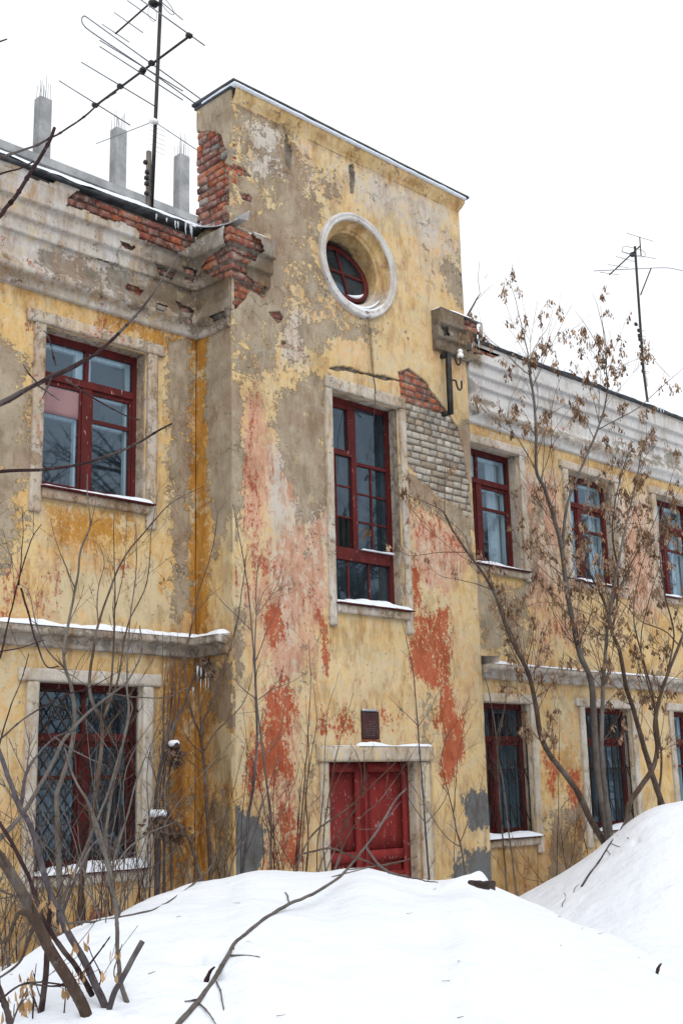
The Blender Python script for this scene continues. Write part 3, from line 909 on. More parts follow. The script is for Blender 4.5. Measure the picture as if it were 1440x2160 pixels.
RF = [
    ('lime', W_((1085, 990), (1180, 1000), (1195, 1240), (1100, 1260)), .12, .72), ('pink', W_((1085, 1000), (1195, 1000), (1200, 1280), (1100, 1300)), .16, .6), ('render', W_((1110, 1030), (1150, 1050), (1140, 1240), (1105, 1240)), .08, .62),
    ('lime', W_((1300, 1040), (1370, 1040), (1400, 1290), (1320, 1300)), .12, .70), ('pink', W_((1310, 1040), (1380, 1060), (1390, 1320), (1300, 1300)), .14, .62), ('render', W_((1300, 1200), (1350, 1200), (1350, 1280), (1300, 1280)), .1, .4),
    ('render', W_((1000, 1220), (1120, 1230), (1110, 1385), (1000, 1385)), .14, .72), ('pink', W_((1100, 1270), (1240, 1270), (1240, 1390), (1100, 1390)), .2, .55), ('red', W_((1140, 1320), (1180, 1300), (1190, 1350), (1150, 1360)), .08, .6),
    ('red', W_((1143, 1590), (1176, 1600), (1172, 1690), (1150, 1680)), .06, .8), ('red', W_((1185, 1610), (1225, 1620), (1230, 1740), (1195, 1730)), .08, .72), ('render', W_((1150, 1700), (1245, 1690), (1235, 1880), (1150, 1880)), .12, .66),
    ('ochre', W_((1150, 1440), (1240, 1450), (1240, 1700), (1150, 1700)), .12, .55), ('dirt', W_((1030, 1780), (1240, 1700), (1250, 1950), (1030, 1950)), .2, .8), ('pale', W_((1100, 1430), (1440, 1450), (1440, 1600), (1180, 1600)), .2, .55),
    ('ochre', W_((985, 880), (1440, 1010), (1440, 1060), (985, 930)), .08, .5), ('dirt', W_((985, 870), (1440, 1000), (1440, 1020), (985, 895)), .05, .7), ('dirt', W_((1000, 1420), (1440, 1450), (1440, 1480), (1000, 1450)), .08, .6),
    ('render', W_((1340, 1400), (1440, 1420), (1440, 1440), (1340, 1430)), .06, .5),
]
sheet('wing_wall', 'wing', axis(TX1, 21.0, .018, [q for r in RU + RL for q in r[:2]]), axis(-2.0, 4.36, .018, (RU[0][2], RU[0][3], RL[0][2], RL[0][3])), fY(WY), RU + RL, [], [], RF,
      {'ochre': .12, 'pale': .42, 'dirt': .2, 'red': .10, 'render': .14, 'lime': .15}, seed=17)
mb = MB()
# masonry behind the plaster between openings (keeps the rooms dark and closed)
def fill(x0, x1, ops, z0, z1):
    xs = x0
    for a, b in ops:
        mb.box(xs, a - .02, WY + .03, WY + .42, z0, z1); xs = b + .02
    mb.box(xs, x1, WY + .03, WY + .42, z0, z1)
for z0, z1, lo, ro in ((-2, -.68, [], []), (-.68, .93, [LL[:2]], [r[:2] for r in RL]), (.93, 2.53, [], []), (2.53, 4.08, [LU[:2]], [r[:2] for r in RU]), (4.08, 5.2, [], [])):
    fill(2.2, TX0 - .02, lo, z0, z1); fill(TX1 + .02, 21, ro, z0, z1)
mb.box(2.2, 21, 15.0, 15.3, -2, 5.3); mb.box(2.2, 2.3, WY + .03, 15, -2, 5.3); mb.box(20.9, 21, WY + .03, 15, -2, 5.3)
mb.box(2.3, 20.9, WY + .45, 15, 1.2, 1.5)
bld(mb, 'masonry_core', 'dark', smooth=False)


# ---- cornices: plan path offset by the profile
def resample(prof, res):
    out = [prof[0]]
    for a, b in zip(prof[:-1], prof[1:]):
        n = max(1, int(math.hypot(b[0] - a[0], b[1] - a[1]) / res))
        out += [(a[0] + (b[0] - a[0]) * t / n, a[1] + (b[1] - a[1]) * t / n) for t in range(1, n + 1)]
    return np.array(out)


def sweep(name, mat, prof, segs, res, holes=(), base=None, fields=(), amp=.006, seed=0, off=0.0, thick=.03, wear=True):
    """segs: list of (function(t, p) -> (x, y), length). holes: polygons on the photograph's view of the wall face"""
    pr = resample(prof, res); pr[:, 0] += off
    cols = []; first = True
    for fn, L in segs:
        n = max(2, int(L / res))
        for t in np.linspace(0, 1, n + 1)[(0 if first else 1):]:
            x, y = fn(t, pr[:, 0]); cols.append(np.stack([np.broadcast_to(x, len(pr)), np.broadcast_to(y, len(pr)), pr[:, 1]], 1))
        first = False
    G = np.array(cols); nu, nv = G.shape[:2]
    W = G.reshape(-1, 3)
    D = np.stack([(fbm(W, 6, 4, seed + k) - .5) * 2 * amp for k in range(3)], 1) + (fbm(W, 1.2, 2, seed + 9) - .5)[:, None] * amp
    q_ = W @ M.T; px_ = 720 + F * q_[:, 0] / np.maximum(q_[:, 2], .1)
    D = D * (1 + 1.6 * np.clip(1 - np.abs(px_ - 385) / 110, 0, 1) * (base is not None))[:, None]
    W = W + D
    i, j = np.meshgrid(np.arange(nu - 1), np.arange(nv - 1), indexing='ij')
    Q = np.stack([i * nv + j, i * nv + j + 1, (i + 1) * nv + j + 1, (i + 1) * nv + j], -1).reshape(-1, 4)
    q = W @ M.T; pp = np.stack([720 + F * q[:, 0] / q[:, 2], 1080 + F * q[:, 1] / q[:, 2]], 1)
    if holes:
        C = pp[Q].mean(1); e = (fbm(W[Q].mean(1), 8, 4, seed + 40) - .5) * 14
        kill = np.zeros(len(Q), bool)
        for h in holes: kill |= sd_poly(C, h) + e < 0
        Q = Q[~kill]
    me = fast_mesh(name, W, Q)
    if wear: set_wear(me, pp[:, 0], pp[:, 1], fields, base or {})
    return part(link(name, me, MAT[mat]))


CT = [(.15, 5.27), (.15, 5.085), (.105, 5.07), (.10, 4.935), (.065, 4.92), (.06, 4.80), (.0, 4.785)]
CB = [(.03, 4.80), (.022, 4.76), (.020, 4.60), (.035, 4.585), (.10, 4.47), (.10, 4.44), (.05, 4.39), (.03, 4.32), (.0, 4.31)]
lw_ = lambda t, p: (2.2 + t * (TX0 - p - 2.2), WY - p)
ls_ = lambda t, p: (TX0 - p, WY - p + t * (TY - WY))
lf_ = lambda t, p: (TX0 - p + t * (7.46 - TX0 + p) + (p * 0), TY - p)
le_ = lambda t, p: (7.46 + p * 0, TY - p * (1 - t))
ls2_ = lambda t, p: (TX0 - p, WY - p + t * (TY + .012 - WY + p))
ls2e_ = lambda t, p: (TX0 - p * (1 - t) + .01 * t, TY + .012 + p * 0)
rl_ = lambda t, p: (9.97 + p * 0, TY - p * t)
rf_ = lambda t, p: (9.97 + t * (TX1 + p - 9.97), TY - p)
rs_ = lambda t, p: (TX1 + p, TY - p + t * (WY - TY))
rw_ = lambda t, p: (TX1 + p + t * (21 - TX1 - p), WY - p)
hole_row = [(140, 417), (170, 400), (172, 380), (300, 420), (420, 470), (412, 512), (372, 536), (336, 520), (293, 503), (288, 484), (260, 472), (214, 461), (183, 443), (143, 434)]
hole_crumb = [[(330, 558), (372, 570), (362, 592), (334, 584)], [(384, 560), (414, 572), (410, 600), (388, 590)], [(256, 508), (286, 520), (278, 530), (254, 520)], [(205, 545), (232, 552), (226, 560), (204, 556)]]
hole_frz = [[(268, 598), (306, 612), (296, 626), (266, 612)], [(372, 636), (410, 652), (406, 684), (378, 668)], [(330, 640), (352, 646), (346, 660), (330, 654)]]
hole_gap = [(55, 372), (80, 352), (120, 378), (112, 388), (75, 382)]
hole_corner = [(476, 470), (505, 480), (552, 505), (557, 530), (545, 538), (542, 553), (520, 557), (518, 582), (560, 606), (545, 620), (500, 603), (470, 588), (440, 580), (427, 562), (440, 541), (476, 519), (470, 500)]
CFl = [('render', [(210, 600), (230, 560), (330, 590), (400, 620), (400, 690), (330, 660), (260, 640)], 20, .75), ('render', [(110, 520), (210, 560), (220, 620), (120, 590), (70, 540)], 14, .8), ('render', [(300, 470), (420, 520), (415, 680), (330, 650), (290, 560)], 24, .72),
       ('render', [(410, 470), (600, 480), (600, 660), (410, 700)], 25, .85), ('dirt', [(-50, 300), (420, 470), (420, 540), (200, 470), (-50, 400)], 30, .6), ('dirt', [(270, 520), (620, 520), (620, 720), (300, 680)], 40, .9), ('dirt', [(-60, 530), (330, 640), (330, 680), (-60, 580)], 16, .8),
       ('ochre', [(-50, 350), (140, 420), (140, 450), (-50, 400)], 12, .4), ('red', [(-20, 480), (30, 490), (60, 520), (-20, 520)], 12, .5), ('red', [(60, 545), (140, 560), (160, 590), (70, 580)], 16, .42)]
CBASE = {'lime': .36, 'render': .30, 'dirt': .5, 'pale': .35, 'ochre': .12, 'red': .10}
sweep('cornice', 'cornice', CT, [(lw_, TX0 - 2.2), (ls_, .54), (lf_, .6), (le_, .15)], .015, [hole_row, hole_gap, hole_corner] + hole_crumb, CBASE, CFl, .007, 3)
sweep('cornice', 'cornice', [(.15, 5.37), (.15, 5.272)], [(lw_, TX0 - 2.2)], .015, [hole_row, hole_gap], CBASE, CFl, .007, 3)
sweep('mortar_bed', 'mortar', [(.10, 5.37), (.10, 5.26)], [(lw_, TX0 - 2.2)], .05, wear=False)
sweep('frieze', 'cornice', CB, [(lw_, TX0 - 2.2), (ls2_, .54), (ls2e_, .06)], .015, [[(505, 640), (440, 668), (452, 676), (520, 668)]] + hole_frz, CBASE, CFl, .007, 8)
CFr = [('render', [(985, 835), (1005, 836), (1048, 855), (1042, 862), (1000, 848)], 6, .9), ('red', [(1010, 838), (1050, 852), (1046, 866), (1015, 850)], 6, .8), ('red', [(1140, 885), (1200, 905), (1198, 914), (1150, 900)], 7, .75), ('render', [(1345, 930), (1378, 940), (1374, 965), (1350, 955)], 7, .95),
       ('render', [(1402, 955), (1432, 955), (1428, 985), (1408, 975)], 6, 1), ('render', [(1290, 925), (1440, 985), (1440, 992), (1290, 936)], 7, .8), ('render', [(960, 842), (1440, 985), (1440, 1000), (960, 862)], 4, .72), ('dirt', [(1280, 800), (1440, 860), (1440, 900), (1280, 850)], 20, .8),
       ('lime', [(985, 800), (1440, 930), (1440, 990), (985, 850)], 15, .8), ('dirt', [(985, 855), (1440, 990), (1440, 1010), (985, 880)], 10, .55), ('render', [(895, 630), (1010, 670), (1010, 770), (895, 740)], 10, .75), ('dirt', [(895, 630), (1010, 670), (1010, 770), (895, 740)], 10, .9), ('lime', [(890, 620), (1012, 665), (1012, 775), (890, 745)], 6, -.85)]
RBASE = {'lime': .72, 'render': .22, 'dirt': .26, 'red': .06}
sweep('cornice', 'cornice', CT, [(rl_, .15), (rf_, .6), (rs_, .54), (rw_, 21 - TX1)], .018, [[(985, 715), (1045, 735), (1062, 748), (1040, 755), (1000, 742), (985, 742)], [(978, 660), (1010, 680), (1010, 720), (978, 705)], [(929, 687), (944, 692), (946, 706), (936, 708)]], RBASE, CFr, .003, 13)
sweep('cornice', 'cornice', [(.15, 5.315), (.15, 5.272)], [(rw_, 21 - TX1)], .02, [], RBASE, CFr, .003, 13)
sweep('frieze', 'cornice', CB, [(rs_, .54), (rw_, 21 - TX1)], .018, [], RBASE, CFr, .003, 14)
PB = [(p - .05, z) for p, z in CT]
sweep('mortar_bed', 'mortar', PB, [(lw_, TX0 - 2.2), (ls_, .54), (lf_, .6), (le_, .15)], .05, wear=False)
sweep('mortar_bed', 'mortar', PB, [(rl_, .15), (rf_, .6), (rs_, .54), (rw_, 21 - TX1)], .06, wear=False)
sweep('mortar_bed', 'mortar', [(p - .04, z) for p, z in CB], [(lw_, TX0 - 2.2), (ls2_, .54), (ls2e_, .06)], .06, wear=False)
# bricks laid bare in the cornice
def cprof(z): return float(np.interp(z, [c[1] for c in CT[::-1]], [c[0] for c in CT[::-1]]))
cz = [5.272, 5.195, 5.118, 5.041, 4.964, 4.887, 4.81]
mbs = [MB() for _ in range(4)]; rng = random.Random(12)
def proj(P): q = M @ np.asarray(P, float); return (720 + F * q[0] / q[2], 1080 + F * q[1] / q[2])
def pin(polys, P, pad): return any(sd_poly(np.array([proj(P)]), h)[0] < pad for h in polys)
for z in cz:
    d = cprof(z + .03) - .022
    bricks(mbs[0], 4.6, TX0 - d, z, z + .05, fY(WY), lambda u, v: pin([hole_row], (u, WY - d, v), 8), pick(DARK_BR + RED_BR[:3]), rng, d=d, jit=.008)
    if z > 5.25: continue
    bricks(mbs[1], TY - d, WY, z, z + .05, fX(TX0), lambda u, v: pin([hole_corner], (TX0 - d, u, v), 10), pick(DARK_BR + RED_BR), rng, d=d, jit=.010)
    bricks(mbs[1], TX0 - d + .002, 7.42, z, z + .05, fY(TY), lambda u, v: pin([hole_corner], (u, TY - d, v), 12), pick(DARK_BR + RED_BR), rng, d=d - .002, jit=.010)
    bricks(mbs[2], 10.35, TX1 + d, z, z + .05, fY(TY), lambda u, v: pin([[(978, 655), (1012, 678), (1012, 720), (978, 705)]], (u, TY - d, v), 12), pick(RED_BR + DARK_BR), rng, d=d, jit=.02)
    bricks(mbs[3], 10.8, 12.2, z, z + .05, fY(WY), lambda u, v: pin([[(985, 715), (1045, 735), (1062, 748), (1040, 755), (1000, 742), (985, 742)]], (u, WY - d, v), 8), pick(RED_BR + DARK_BR), rng, d=d, jit=.008)
for mb in mbs: bld(mb, 'brickwork', 'brick')
for h in hole_crumb + hole_frz:
    mb = MB()
    for z in np.arange(4.33, 5.2, .077):
        pz = cprof(z + .03) if z > 4.79 else float(np.interp(z + .03, [c[1] for c in CB[::-1]], [c[0] for c in CB[::-1]]))
        bricks(mb, 5.0, TX0 - .06, z, z + .05, fY(WY), lambda u, v: pin([h], (u, WY - pz, v), 9), pick(DARK_BR + RED_BR[:2] + [(.30, .26, .21)]), rng, d=pz - .028, jit=.008)
    if mb.n: bld(mb, 'brickwork', 'brick')


def snow_strip(x0, x1, y0, y1, z, h, name='snow_cover', parent=B, seed=0, swap=False, taper=.04):
    """a soft ridge of snow lying on a ledge"""
    n = max(6, int((x1 - x0) / .02)); m = 8
    X, Tt = np.meshgrid(np.linspace(x0, x1, n + 1), np.linspace(0, 1, m + 1), indexing='ij')
    s = np.stack([X.ravel(), X.ravel() * 0, X.ravel() * 0 + seed], 1)
    hh = h * np.clip(2.3 * fbm(s, 3.2, 4, seed).reshape(X.shape) - .22, .12, 2)
    en = np.clip(np.minimum(X - x0, x1 - X) / taper, 0, 1); en = np.sqrt(1 - (1 - en) ** 2)
    a = Tt * math.pi
    over = (.012 * (fbm(s, 5, 3, seed + 3).reshape(X.shape) - .4)) * (1 - Tt)
    Y = y0 + (y1 - y0) * Tt - over
    Z = z + hh * en * (np.sin(a) ** .45) * (.72 + .28 * Tt) - .002
    P = np.stack([X, Y, Z], -1).reshape(-1, 3)
    if swap: P = P[:, [1, 0, 2]]
    i, j = np.meshgrid(np.arange(n), np.arange(m), indexing='ij')
    Q = np.stack([i * (m + 1) + j, (i + 1) * (m + 1) + j, (i + 1) * (m + 1) + j + 1, i * (m + 1) + j + 1], -1).reshape(-1, 4)
    if swap: Q = Q[:, ::-1]
    return part(link(name, fast_mesh(name, P, Q), MAT['snow']), parent)


# ---- string courses
def wear_flat(o, base, fields=()):
    V = np.array([v.co[:] for v in o.data.vertices])
    q = V @ M.T; q[:, 2] = np.maximum(q[:, 2], .1)
    set_wear(o.data, 720 + F * q[:, 0] / q[:, 2], 1080 + F * q[:, 1] / q[:, 2], fields, base)
    return o


SB = {'render': .45, 'dirt': .55, 'lime': .25}
ST = [(.0, 1.362), (.14, 1.352), (.14, 1.285), (.085, 1.275), (.05, 1.255), (.05, 1.185), (.0, 1.18)]
ls3_ = lambda t, p: (TX0 - p, WY - p + t * (TY + .03 - WY + p))
ls3e_ = lambda t, p: (TX0 - p * (1 - t) + .01 * t, TY + .03 + p * 0)
st1 = sweep('string_course', 'cornice', ST, [(lw_, TX0 - 2.2), (ls3_, .5), (ls3e_, .1)], .02, [], {'render': .5, 'dirt': .6, 'lime': .25}, [], .006, 21)
snow_strip(2.2, TX0 - .02, WY - .145, WY + .01, 1.352, .055, parent=st1, seed=3)
snow_strip(TY + .03, WY - .1, TX0 - .145, TX0 + .01, 1.352, .06, parent=st1, seed=5, swap=True)
st2 = sweep('string_course', 'cornice', ST, [(rs_, .54), (rw_, 21 - TX1)], .025, [], {'render': .35, 'dirt': .5, 'lime': .3}, [], .005, 22)
for a, b, sd in ((11.15, 13.05, 7), (13.1, 15.3, 8), (15.4, 20, 9)): snow_strip(a, b, WY - .145, WY + .01, 1.352, .035, parent=st2, seed=sd)

# ---- roofs
def roof_edge(x0, x1, seed, ey, ez, name='roof', slope=.42):
    n = int((x1 - x0) / .04)
    xs = np.linspace(x0, x1, n + 1)
    prof = [(WY + .2, -.02), (WY - .12, -.04), (ey + .02, -.032), (ey, -.022), (ey - .004, .0), (ey + .03, .018), (ey + .5, .018 + .47 * slope), (14.2, .018 + (14.2 - ey - .03) * slope)]
    V = []
    for k, (y, dz) in enumerate(prof):
        s = np.stack([xs, xs * 0 + k * .3, xs * 0 + seed], 1)
        w = (fbm(s, 1.1, 3, seed) - .5) * .05 + (fbm(s, 7, 3, seed + 2) - .5) * .025
        wy = (fbm(s, 4, 3, seed + 4) - .5) * .03
        V.append(np.stack([xs, xs * 0 + y + (wy if 1 < k < 7 else 0), ez + dz + (w if k > 1 else w * .4)], 1))
    V = np.array(V)
    k_, n_ = V.shape[:2]
    i, j = np.meshgrid(np.arange(k_ - 1), np.arange(n_ - 1), indexing='ij')
    Q = np.stack([i * n_ + j, i * n_ + j + 1, (i + 1) * n_ + j + 1, (i + 1) * n_ + j], -1).reshape(-1, 4)
    o = part(link(name, fast_mesh(name, V.reshape(-1, 3), Q), MAT['roofmetal']))
    # snow lying on the sheet, thin at the eave
    sp = [(ey + .005, .012), (ey + .01, .045), (ey + .1, .085), (ey + .6, .62 * slope + .05), (14.2, (14.2 - ey) * slope + .12)]
    S_ = []
    for k, (y, dz) in enumerate(sp):
        s = np.stack([xs, xs * 0 + k * .3, xs * 0 + seed], 1)
        w = (fbm(np.stack([xs, xs * 0 + 1.2, xs * 0 + seed], 1), 1.1, 3, seed) - .5) * .05 + (fbm(s, 6, 3, seed + 8) - .5) * .03
        S_.append(np.stack([xs, xs * 0 + y, ez + dz + w], 1))
    S_ = np.array(S_); k_ = len(sp)
    i, j = np.meshgrid(np.arange(k_ - 1), np.arange(n_ - 1), indexing='ij')
    Q = np.stack([i * n_ + j, i * n_ + j + 1, (i + 1) * n_ + j + 1, (i + 1) * n_ + j], -1).reshape(-1, 4)
    part(link('snow_cover', fast_mesh('snow_cover', S_.reshape(-1, 3), Q), MAT['snow']), o)
    return o


roofL = roof_edge(2.2, 6.93, 2, 8.69, 5.395)
roofR = roof_edge(10.74, 21, 6, 8.69, 5.345)
# bent flashing where the left roof meets the tower
mb = MB()
fl = []
for (px, py), dz in (((398, 472), 0), ((420, 478), -.01), ((450, 478), 0), ((480, 472), .02), ((500, 462), .06)):
    fl.append(onX(px, py, 6.86) if px < 470 else onX(px, py, 6.9))
fl = spline(fl, 5)
rows = [fl + np.array([0, 0, 0]), fl + np.array([.02, .02, .02]), fl + np.array([.16, .03, .05]), fl + np.array([.19, .03, .17])]
k = len(fl); V = np.concatenate(rows)
mb.add(V, [(r * k + i, r * k + i + 1, (r + 1) * k + i + 1, (r + 1) * k + i) for r in range(3) for i in range(k - 1)])
mb.tube(fl, .007, 5)
bld(mb, 'flashing', 'zinc')
mb = MB()
for px in (490, 496): pass
def icicle(mb, P, L, r, rng):
    n = 6; P = np.asarray(P, float)
    pts = [P + np.array([rng.uniform(-.003, .003), rng.uniform(-.003, .003), -L * i / n]) for i in range(n + 1)]
    mb.tube(pts, [r * (1 - (i / n) ** 1.3) * rng.uniform(.8, 1.2) + .0008 for i in range(n + 1)], 6)
rng = random.Random(5)
for px, py, L in ((370, 466, .07), (376, 468, .06), (392, 470, .11), (402, 472, .10), (405, 473, .12), (330, 452, .05), (352, 460, .035)):
    mb = MB(); icicle(mb, onY(px, py, 8.57), L * 1.2, .009, rng); bld(mb, 'icicle', 'ice', roofL)
for px, py, L in ((990, 712, .14), (994, 714, .17), (998, 715, .11), (1009, 717, .12), (1386, 858, .06), (1392, 860, .09), (1398, 862, .07)):
    mb = MB(); icicle(mb, onY(px, py, 8.6), L, .011, rng); bld(mb, 'icicle', 'ice', roofR)

# ---- parapet coping
cv_f = lambda t, p: (TX0 + .02 + t * (TX1 + p - TX0 - .02), TY - p)
cv_s = lambda t, p: (TX1 + p, TY - p + t * (WY - TY + p))
sweep('coping_moulding', 'tower', [(.055, 6.845), (.055, 6.81), (.035, 6.76), (.008, 6.715), (0, 6.69)], [(cv_f, 3.6), (cv_s, .5)], .02, [], {'ochre': .24, 'dirt': .5, 'render': .33, 'pale': .3}, [('dirt', [(660, 270), (690, 285), (690, 300), (660, 285)], 10, 1), ('dirt', [(860, 370), (900, 385), (895, 400), (860, 385)], 10, 1)], .004, 33)
mb = MB()
mb.rough_box(TX0 - .035, TX1 + .11, TY - .085, WY + .05, 6.872, 6.905, .06, .006, 3, 5, .006)
mb.rough_box(TX0 - .02, TX1 + .02, TY - .02, WY + .02, 6.83, 6.862, .2, .0, 3, 5, .0)
cop = bld(mb, 'coping', 'roofmetal')
mb = MB(); mb.rough_box(TX0 - .030, TX1 + .06, TY - .090, WY - .1, 6.846, 6.871, .035, .007, 9, 15, .010)
bld(mb, 'snow_cover', 'snow', cop)
# snow lying on the broken cornice ends
mb = MB()
sn1 = snow_strip(7.16, 7.47, TY - .15, TY, 5.262, .05, seed=51); sn2 = snow_strip(9.965, 10.7, TY - .155, TY + .01, 5.265, .05, seed=52)

# ------------------------------------------------------------------ windows
def trim_piece(mb, x0, x1, z0, z1, Y, p, seed): mb.rough_box(x0, x1, Y - p, Y + .02, z0, z1, .025, .004, 8, seed, .007)


TRIMF = []
def wear3(o, base, sd=0):
    V = np.array([v.co[:] for v in o.data.vertices])
    set_wear(o.data, V[:, 0], V[:, 2], TRIMF, base); return o


def bars(mb, L, Y, th=.05):
    for k, (x0, x1, z0, z1, *r) in enumerate(L):
        y = Y + (r[0] if r else 0); t = r[1] if len(r) > 1 else th
        mb.rough_box(x0, x1, y, y + t, z0, z1, .12, .0016, 14, k, .004)


def window(op, Y, fr, panes, label, base, rev=.155, ear=.08, leg=.23, sill_snow=.03, curtain=None, inner=None, grille=None, glass='glass', deep=1.5, seed=0, surr=.11, top=.11, sur=True, back='dark'):
    x0, x1, z0, z1 = op
    mb = MB(); bars(mb, fr, Y + rev)
    w = bld(mb, 'window', 'red', smooth=False); w['label'] = label
    mb = MB()
    for a, b, c, d in panes: mb.add([(a, Y + rev + .027, c), (b, Y + rev + .027, c), (b, Y + rev + .027, d), (a, Y + rev + .027, d)], [(0, 1, 2, 3)])
    bld(mb, 'pane', glass, w, False)
    mb = MB()       # reveal
    mb.rough_box(x0 - .06, x0, Y + .004, Y + .3, z0 - .04, z1 + .06, .06, .0035, 7, seed, .003)
    mb.rough_box(x1, x1 + .06, Y + .004, Y + .3, z0 - .04, z1 + .06, .06, .0035, 7, seed + 1, .003)
    mb.rough_box(x0 - .001, x1 + .001, Y + .004, Y + .3, z1, z1 + .06, .06, .0035, 7, seed + 2, .003)
    mb.rough_box(x0 - .001, x1 + .001, Y + .004, Y + .3, z0 - .06, z0, .06, .003, 7, seed + 2, .003)
    wear3(bld(mb, 'reveal', 'trim', w), dict(base, render=base.get('render', .3) + .08))
    if sur:
        mb = MB(); s = surr
        trim_piece(mb, x0 - s, x0, z0 - leg, z1, Y, .036, seed + 3); trim_piece(mb, x1, x1 + s, z0 - leg, z1 + .001, Y, .036, seed + 4)
        trim_piece(mb, x0 - s - ear, x1 + s + ear, z1, z1 + top, Y, .042, seed + 5)
        wear3(bld(mb, 'surround', 'trim', w), base)
    mb = MB(); mb.rough_box(x0 + .002, x1 + .03, Y - .05, Y + .01, z0 - .10, z0 - .012, .025, .004, 8, seed + 6, .008)
    sl = bld(mb, 'sill', 'trim', w); wear3(sl, dict(base, dirt=.6))
    mb = MB(); mb.rough_box(x0 - .015, x1 + .07, Y - .085, Y + rev, z0 - .012, z0 + .002, .05, .004, 8, seed + 7, .003)
    bld(mb, 'drip_sheet', 'red', w)
    if sill_snow:
        snow_strip(x0 + .005, x1 + .055, Y - .085, Y + rev - .005, z0 + .001, sill_snow, parent=w, seed=seed + 9)
    if inner:
        mb = MB(); bars(mb, inner, Y + rev + .055, .045); bld(mb, 'inner_frame', 'white_frame', w, False)
    if curtain:
        for cx0, cx1, cz0, cz1, dp, fold in curtain:
            n = 60; X = np.linspace(cx0, cx1, n); mbc = MB()
            yv = Y + rev + dp + .018 * np.sin(X * fold + 2 * np.sin(X * 9)) + .01 * np.sin(X * fold * 2.3)
            V = np.concatenate([np.stack([X, yv, X * 0 + cz0], 1), np.stack([X, yv * .9 + (Y + rev + dp) * .1, X * 0 + cz1], 1)])
            mbc.add(V, [(i, i + 1, n + i + 1, n + i) for i in range(n - 1)]); bld(mbc, 'curtain', 'lace', w)
    if grille:
        mbg = MB()
        for pts, r in grille: mbg.tube(pts, r, 5)
        bld(mbg, 'grille', 'rust', w)
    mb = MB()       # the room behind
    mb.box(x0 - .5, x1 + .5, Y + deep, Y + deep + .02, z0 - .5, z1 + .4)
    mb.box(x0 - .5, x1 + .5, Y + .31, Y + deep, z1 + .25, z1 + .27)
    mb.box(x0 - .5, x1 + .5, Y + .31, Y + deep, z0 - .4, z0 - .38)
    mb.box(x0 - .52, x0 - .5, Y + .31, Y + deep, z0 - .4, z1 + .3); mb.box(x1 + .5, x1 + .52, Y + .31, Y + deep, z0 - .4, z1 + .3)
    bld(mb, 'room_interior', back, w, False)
    return w


def layout(op, tr=.27, mul=.5, fort=(False, True), b=.048):
    x0, x1, z0, z1 = op; h = z1 - z0; w = x1 - x0
    zt = z1 - h * tr; xm = x0 + w * mul
    L = [(x0, x0 + b, z0, z1), (x1 - b, x1, z0, z1), (x0 + b, x1 - b, z1 - .07, z1, .003), (x0 + b, x1 - b, z0, z0 + .06, .003),
         (x0 + b, x1 - b, zt - .035, zt + .035, -.012), (xm - .02, xm + .02, zt + .035, z1 - .07, .006), (xm - .05, xm + .05, z0 + .06, zt - .035, -.004)]
    P = [(x0 + b, xm - .02, zt + .035, z1 - .07), (xm + .02, x1 - b, zt + .035, z1 - .07)]
    for k, (a, c) in enumerate(((x0 + b, xm - .05), (xm + .05, x1 - b))):
        # the sash itself
        L += [(a, a + .025, z0 + .06, zt - .035, .010), (c - .025, c, z0 + .06, zt - .035, .010), (a + .025, c - .025, zt - .075, zt - .035, .012), (a + .025, c - .025, z0 + .06, z0 + .10, .012)]
        if fort[k]:
            zf = zt - .035 - (zt - z0) * .27
            L += [(a + .025, c - .025, zf - .018, zf + .018, .013)]
            P += [(a + .025, c - .025, z0 + .10, zf - .018), (a + .025, c - .025, zf + .018, zt - .075)]
        else:
            P += [(a + .025, c - .025, z0 + .10, zt - .075)]
    IN = []
    for a, c in ((x0 + .02, xm - .02), (xm + .02, x1 - .02)):
        IN += [(a, a + .05, z0 + .05, z1 - .05), (c - .075, c, z0 + .05, z1 - .05), (a + .05, c - .075, zt - .09, zt - .01, .004), (a + .05, c - .075, zt - .36, zt - .32, .004), (a + .05, c - .075, z1 - .11, z1 - .05, .004)]
    return L, P, IN


def lattice(op, Y, kind, seed):
    x0, x1, z0, z1 = op; g = []; y = Y + .05; rng = random.Random(seed)
    if kind == 'bars':
        n = 8
        for i in range(n + 1):
            x = x0 + .02 + (x1 - x0 - .04) * i / n
            g.append(([(x, y, z0 + .02), (x, y, z1 - .08)], .0088))
        for i in range(n):
            a = x0 + .02 + (x1 - x0 - .04) * i / n; b = x0 + .02 + (x1 - x0 - .04) * (i + 1) / n
            for zz in np.arange(z0 + .1, z1 - .35, .5): g.append(([(a, y - .008, zz + .28), (b, y - .008, zz)], .0072))
        for zz in (z0 + .05, (z0 + z1) / 2, z1 - .1): g.append(([(x0, y + .010, zz), (x1, y + .010, zz)], .007))
    else:           # forged diamonds and rings
        s = .21
        for i in np.arange(-8, 9):
            for sg in (1, -1):
                pts = []
                for t in np.linspace(z0 + .02, z1 - .03, 40):
                    x = (x0 + x1) / 2 + i * s + sg * (t - z0) * .72
                    if x0 + .01 < x < x1 - .01: pts.append((x, y + .005 * sg, t))
                if len(pts) > 3: g.append(([pts[0], pts[-1]], .0082))
        for zz in np.arange(z0 + .15, z1, .29):
            for xx in np.arange(x0 + .11, x1, .21):
                a = np.linspace(0, 2 * math.pi, 13)
                g.append((np.stack([xx + .055 * np.cos(a), y + .014 + a * 0, zz + .055 * np.sin(a)], 1), .0058))
        for zz in (z0 + .03, z1 - .06): g.append(([(x0, y + .012, zz), (x1, y + .012, zz)], .007))
        for xx in (x0 + .02, x1 - .02): g.append(([(xx, y + .012, z0), (xx, y + .012, z1)], .007))
    return g


